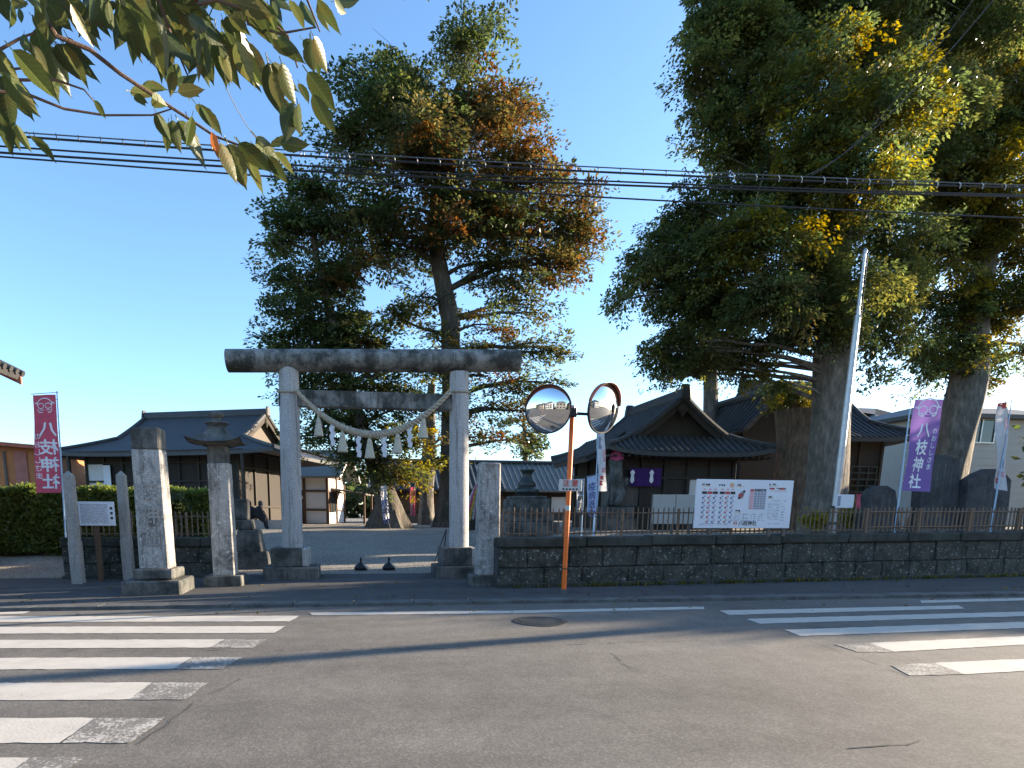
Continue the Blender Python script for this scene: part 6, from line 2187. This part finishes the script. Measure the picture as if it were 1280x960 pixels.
# far-off wood and gardens beyond the precinct
n = 26000
dx = rng.uniform(-95, 130, n)
hh = 4.2 + 1.3 * np.sin(dx * .21) + .9 * np.sin(dx * .63 + 1) + .5 * np.sin(dx * 1.7)
pos = np.stack([dx, 82 + rng.normal(size=n) * 3, .6 + rng.random(n) ** .7 * hh], 1)
dw = thing('distant_wood', 'far-off low belt of dark trees beyond the halls', 'wood', (10, 82, .7))
leaf_mesh('foliage', pos, rng.normal(size=(n, 3)), rng.normal(size=(n, 3)), np.full(n, 1.1), np.full(n, .75), np.array(GREEN + BRONZEG)[rng.integers(0, 7, n)], LEAF, dw)['kind'] = 'stuff'
dw['kind'] = 'stuff'

# ------------------------------------------------------------------ cherry branch overhead
tr0 = Vector((-6.2, 1.6, 0.05))
ch = thing('cherry_tree', 'cherry tree whose drooping leafy twigs hang in over the street', 'tree', tr0)
top_ = Vector((-5.4, 1.7, 4.6))
MB().tube(limb_path(tr0 - Vector((0, 0, .2)), top_, .03), [.2, .18, .17, .16, .15, .13, .12, .10], 12).build('trunk', TWIG, ch, smooth=True)
CD = 2.5
def cp(x, y, d=CD):
    r_ = ray(x, y)
    return EYE + r_ * (d / r_.length * 1.12)
BR = [([(-60, -120), (20, -40), (70, 45), (112, 62), (150, 92), (195, 122), (235, 148), (268, 170), (300, 182)], .006),
      ([(-50, 60), (0, 62), (25, 48), (45, 40)], .004), ([(-40, 90), (0, 88), (40, 84)], .004),
      ([(-40, 110), (35, 118), (80, 136), (130, 144), (190, 144), (215, 136)], .0035),
      ([(160, -60), (230, 10), (270, 0), (330, 20), (360, 45), (372, 85)], .0045), ([(300, -40), (310, 30), (350, 42), (395, 34)], .004), ([(20, 100), (70, 100), (105, 112), (120, 130)], .003),
      ([(160, -60), (200, 5), (220, 60), (235, 95)], .0045), ([(60, -80), (100, -20), (150, -10), (240, 2)], .005), ([(330, -60), (380, -10), (400, 40)], .004)]
brn = []
for pts, r_ in BR:
    pp = [cp(x, y) for x, y in pts]
    brn.append(MB().tube(pp, [lerp(r_ * 1.5, r_ * .6, i / (len(pp) - 1)) for i in range(len(pp))], 7).build('branch', TWIG, ch, smooth=True))
j0 = [cp(*BR[k][0][0]) for k in (0, 1, 2, 3, 4, 5, 7, 8, 9)]
for q in j0:
    MB().tube(limb_path(top_, q, .06), [.05, .045, .035, .028, .022, .016, .012, .009], 8).build('bough', TWIG, ch, smooth=True)

def cherry_leaf_mesh(seed):
    r_ = random.Random(seed)
    mb = MB()
    n = 11
    fold = r_.uniform(.15, .5); curl = r_.uniform(-.25, .35)
    rows = []
    for i in range(n + 1):
        t = i / n
        w = .235 * (math.sin(math.pi * min(1, t * 1.02) ** .80) ** .85) * (1 - .30 * t) + .001
        if t > .86:
            w *= .75
        ctr = Vector((curl * .3 * t * t, 0, -t))
        ctr.y = -.22 * curl * t * t
        row = []
        for s in (-1, -.5, 0, .5, 1):
            jag = 1 + .04 * math.sin(i * 7.0 + s * 3)
            row.append(ctr + Vector((s * w * jag, abs(s) * w * fold + .012 * math.sin(t * 30) * abs(s) - .0, .05 * abs(s) * w)))
        rows.append(row)
    for row in rows:
        mb.v += row
    for i in range(n):
        for j in range(4):
            a = i * 5 + j
            mb.f.append((a, a + 5, a + 6, a + 1))
    # petiole
    mb.tube([(0, 0, .0), (0, .01, .16)], .012, 4)
    return mb

LEAFCOL = [(.085, .11, .025), (.065, .09, .022), (.11, .122, .032), (.055, .074, .02), (.14, .135, .045)]
LM = []
def cherry_mat(name, c, vein):
    m, nt, b = nodes(name)
    tc = nt.nodes.new('ShaderNodeTexCoord')
    sep = nt.nodes.new('ShaderNodeSeparateXYZ')
    nt.links.new(tc.outputs['Object'], sep.inputs[0])
    ab = N(nt, 'ShaderNodeMath', operation='ABSOLUTE'); nt.links.new(sep.outputs[0], ab.inputs[0])
    ma = N(nt, 'ShaderNodeMath', operation='MULTIPLY_ADD'); nt.links.new(ab.outputs[0], ma.inputs[0]); ma.inputs[1].default_value = .9; nt.links.new(sep.outputs[2], ma.inputs[2])
    mu = N(nt, 'ShaderNodeMath', operation='MULTIPLY'); nt.links.new(ma.outputs[0], mu.inputs[0]); mu.inputs[1].default_value = 62.0
    sn = N(nt, 'ShaderNodeMath', operation='SINE'); nt.links.new(mu.outputs[0], sn.inputs[0])
    v1 = ramp(nt, sn.outputs[0], [(.80, 0.0), (.97, .6)])
    mid = ramp(nt, ab.outputs[0], [(.006, 1.0), (.016, 0.0)])
    mx_ = N(nt, 'ShaderNodeMath', operation='MAXIMUM'); nt.links.new(v1, mx_.inputs[0]); nt.links.new(mid, mx_.inputs[1])
    nz = noise(nt, coords(nt, kind='World'), 16, 4)
    base = mixc(nt, ramp(nt, nz, [(.52, 0.0), (.66, .7)]), c, (c[0] * 1.5, c[1] * .85, c[2] * .6))
    spots = noise(nt, coords(nt, kind='World'), 60, 2)
    base = mixc(nt, ramp(nt, spots, [(.68, 0.0), (.73, .8)]), base, (.10, .05, .02))
    col = mixc(nt, mx_.outputs[0], base, vein)
    nt.links.new(col, b.inputs['Base Color'])
    b.inputs['Roughness'].default_value = .4
    bump(nt, b, sn.outputs[0], .06, .003)
    t = nt.nodes.new('ShaderNodeBsdfTranslucent')
    nt.links.new(col, t.inputs[0])
    mx = nt.nodes.new('ShaderNodeMixShader'); mx.inputs[0].default_value = .42
    nt.links.new(b.outputs[0], mx.inputs[1]); nt.links.new(t.outputs[0], mx.inputs[2])
    nt.links.new(mx.outputs[0], nt.nodes['Material Output'].inputs[0])
    return m
CM = [cherry_mat('cherry leaf %d' % i, c, tuple(min(1, x * 1.45 + .012) for x in c)) for i, c in enumerate(LEAFCOL)]
CMR = [cherry_mat('cherry leaf russet', (.16, .035, .018), (.22, .08, .04)), cherry_mat('cherry leaf orange', (.42, .13, .03), (.5, .25, .1))]
for k in range(9):
    ob = cherry_leaf_mesh(k).build('leaf', (CM + CMR)[k % 7] if k < 7 else CM[k % 5], ch, smooth=True, origin=(0, 0, 0))
    for v in ob.data.vertices:
        v.co += ORIGIN[ch.name]
    LM.append(ob)
lobjs = list(LM)
used = set()
def leaf_at(b_, t_, wf=1.0, kind=None, dd=0.0):
    d = CD + random.uniform(-.25, .3) + dd
    A, B = cp(*b_, d), cp(*t_, d + random.uniform(-.05, .08))
    L = (B - A).length
    k = kind if kind is not None else random.choice((0, 1, 2, 3, 4, 7, 8, 0, 3))
    me = LM[k].data
    if k not in used:
        o = LM[k]; used.add(k)
    else:
        o = bpy.data.objects.new('leaf', me); COL.objects.link(o); o.parent = ch
    zax = (A - B).normalized()
    view = (EYE - A).normalized()
    a = random.uniform(-1.0, 1.0)
    fwd = -(view - zax * view.dot(zax)).normalized()
    fwd = Matrix.Rotation(a, 3, zax) @ fwd
    xax = fwd.cross(zax).normalized()
    M = Matrix((xax, fwd, zax)).transposed().to_4x4()
    o.matrix_parent_inverse = Matrix.Identity(4)
    M3 = M @ Matrix.Diagonal((L * wf, L * wf, L, 1))
    o.matrix_local = Matrix.Translation(A - ORIGIN[ch.name]) @ M3

HAND = [((15, 4), (12, 34)), ((24, 10), (26, 30), 1.0), ((70, 0), (60, 60)), ((92, 0), (126, 52)), ((60, 5), (90, 40)), ((110, 5), (100, 50)), ((122, 0), (139, 40)), ((40, 20), (66, 50)), ((88, 5), (120, 58)),
        ((45, 35), (70, 130)), ((15, 62), (72, 128)), ((40, 56), (62, 92)), ((62, 60), (84, 124)), ((78, 56), (110, 112)), ((70, 55), (106, 105)), ((30, 42), (30, 66)), ((0, 70), (22, 110)), ((5, 90), (48, 150)), ((0, 95), (42, 152)), ((5, 110), (15, 165)), ((0, 130), (8, 188)), ((20, 155), (38, 192)), ((38, 170), (70, 204)), ((0, 120), (20, 150)),
        ((118, 125), (132, 150)), ((168, 120), (184, 130)), ((150, 5), (174, 75)), ((152, 10), (150, 60)), ((165, 20), (180, 76)), ((158, 0), (205, 95)), ((170, 5), (230, 60)), ((180, 30), (205, 100)), ((196, 15), (202, 95)), ((200, 30), (240, 80)), ((205, 70), (215, 118)), ((218, 90), (210, 120)), ((225, 20), (232, 90)), ((210, 0), (250, 42)), ((235, 20), (285, 60)),
        ((250, 40), (262, 100)), ((258, 30), (246, 90)), ((270, 35), (280, 110)), ((250, 60), (258, 110)), ((275, 70), (285, 105)), ((283, 20), (300, 60)), ((290, 30), (318, 118)), ((300, 60), (328, 112)), ((295, 50), (312, 110)), ((305, 10), (345, 60)), ((285, 0), (330, 30)), ((315, 0), (352, 60)), ((335, 5), (345, 42)), ((345, 50), (372, 78)),
        ((335, 78), (350, 146)), ((352, 80), (366, 135)), ((340, 90), (356, 140)), ((388, 50), (392, 92)), ((392, 46), (412, 92)), ((384, 90), (420, 142)), ((390, 118), (418, 172)), ((366, 128), (352, 178)), ((372, 130), (376, 172)), ((374, 104), (386, 130)), ((362, 0), (382, 40)), ((376, 0), (394, 38)), ((396, 0), (426, 46)), ((418, 0), (434, 14)), ((350, 178), (388, 186)),
        ((222, 115), (256, 110)), ((226, 108), (250, 122)), ((195, 140), (212, 180)), ((215, 150), (222, 192)), ((235, 150), (252, 214)), ((245, 130), (280, 172)), ((190, 122), (208, 135)), ((265, 165), (272, 200), .8, 6), ((275, 178), (300, 230)), ((285, 180), (312, 238)), ((300, 178), (326, 212)), ((300, 182), (330, 246)), ((318, 182), (344, 214)), ((335, 195), (358, 232)), ((290, 190), (296, 215)), ((240, 145), (232, 185)), ((170, 122), (180, 132)), ((130, 0), (134, 30)), ((135, 2), (142, 40)),
        ((250, -20), (238, 30), 1.0, 5), ((262, -15), (285, 18), 1.0, 5), ((240, -10), (250, 28), .9, 5), ((190, -10), (215, 40)), ((150, -20), (190, 30)), ((210, -10), (260, 30)), ((270, -20), (310, 30)), ((330, -20), (365, 20)), ((30, -30), (50, 20)), ((0, -10), (12, 30)), ((120, -20), (112, 30)), ((70, -20), (84, 30)), ((495, -20), (504, 2)), ((528, -20), (536, 4))]
for h in HAND:
    b_, t_ = h[0], h[1]
    leaf_at(b_, t_, h[2] if len(h) > 2 else random.uniform(.9, 1.2), h[3] if len(h) > 3 else None)
    for _ in range(2 if t_[1] < 118 and 60 < b_[0] < 350 else (1 if random.random() < .6 else 0)):
        leaf_at((b_[0] + random.uniform(-14, 14), b_[1] + random.uniform(-12, 4)), (t_[0] + random.uniform(-18, 18), t_[1] + random.uniform(-22, 6)), random.uniform(.85, 1.1), None, .15)
for k in range(9):
    if k not in used:
        bpy.data.objects.remove(LM[k])
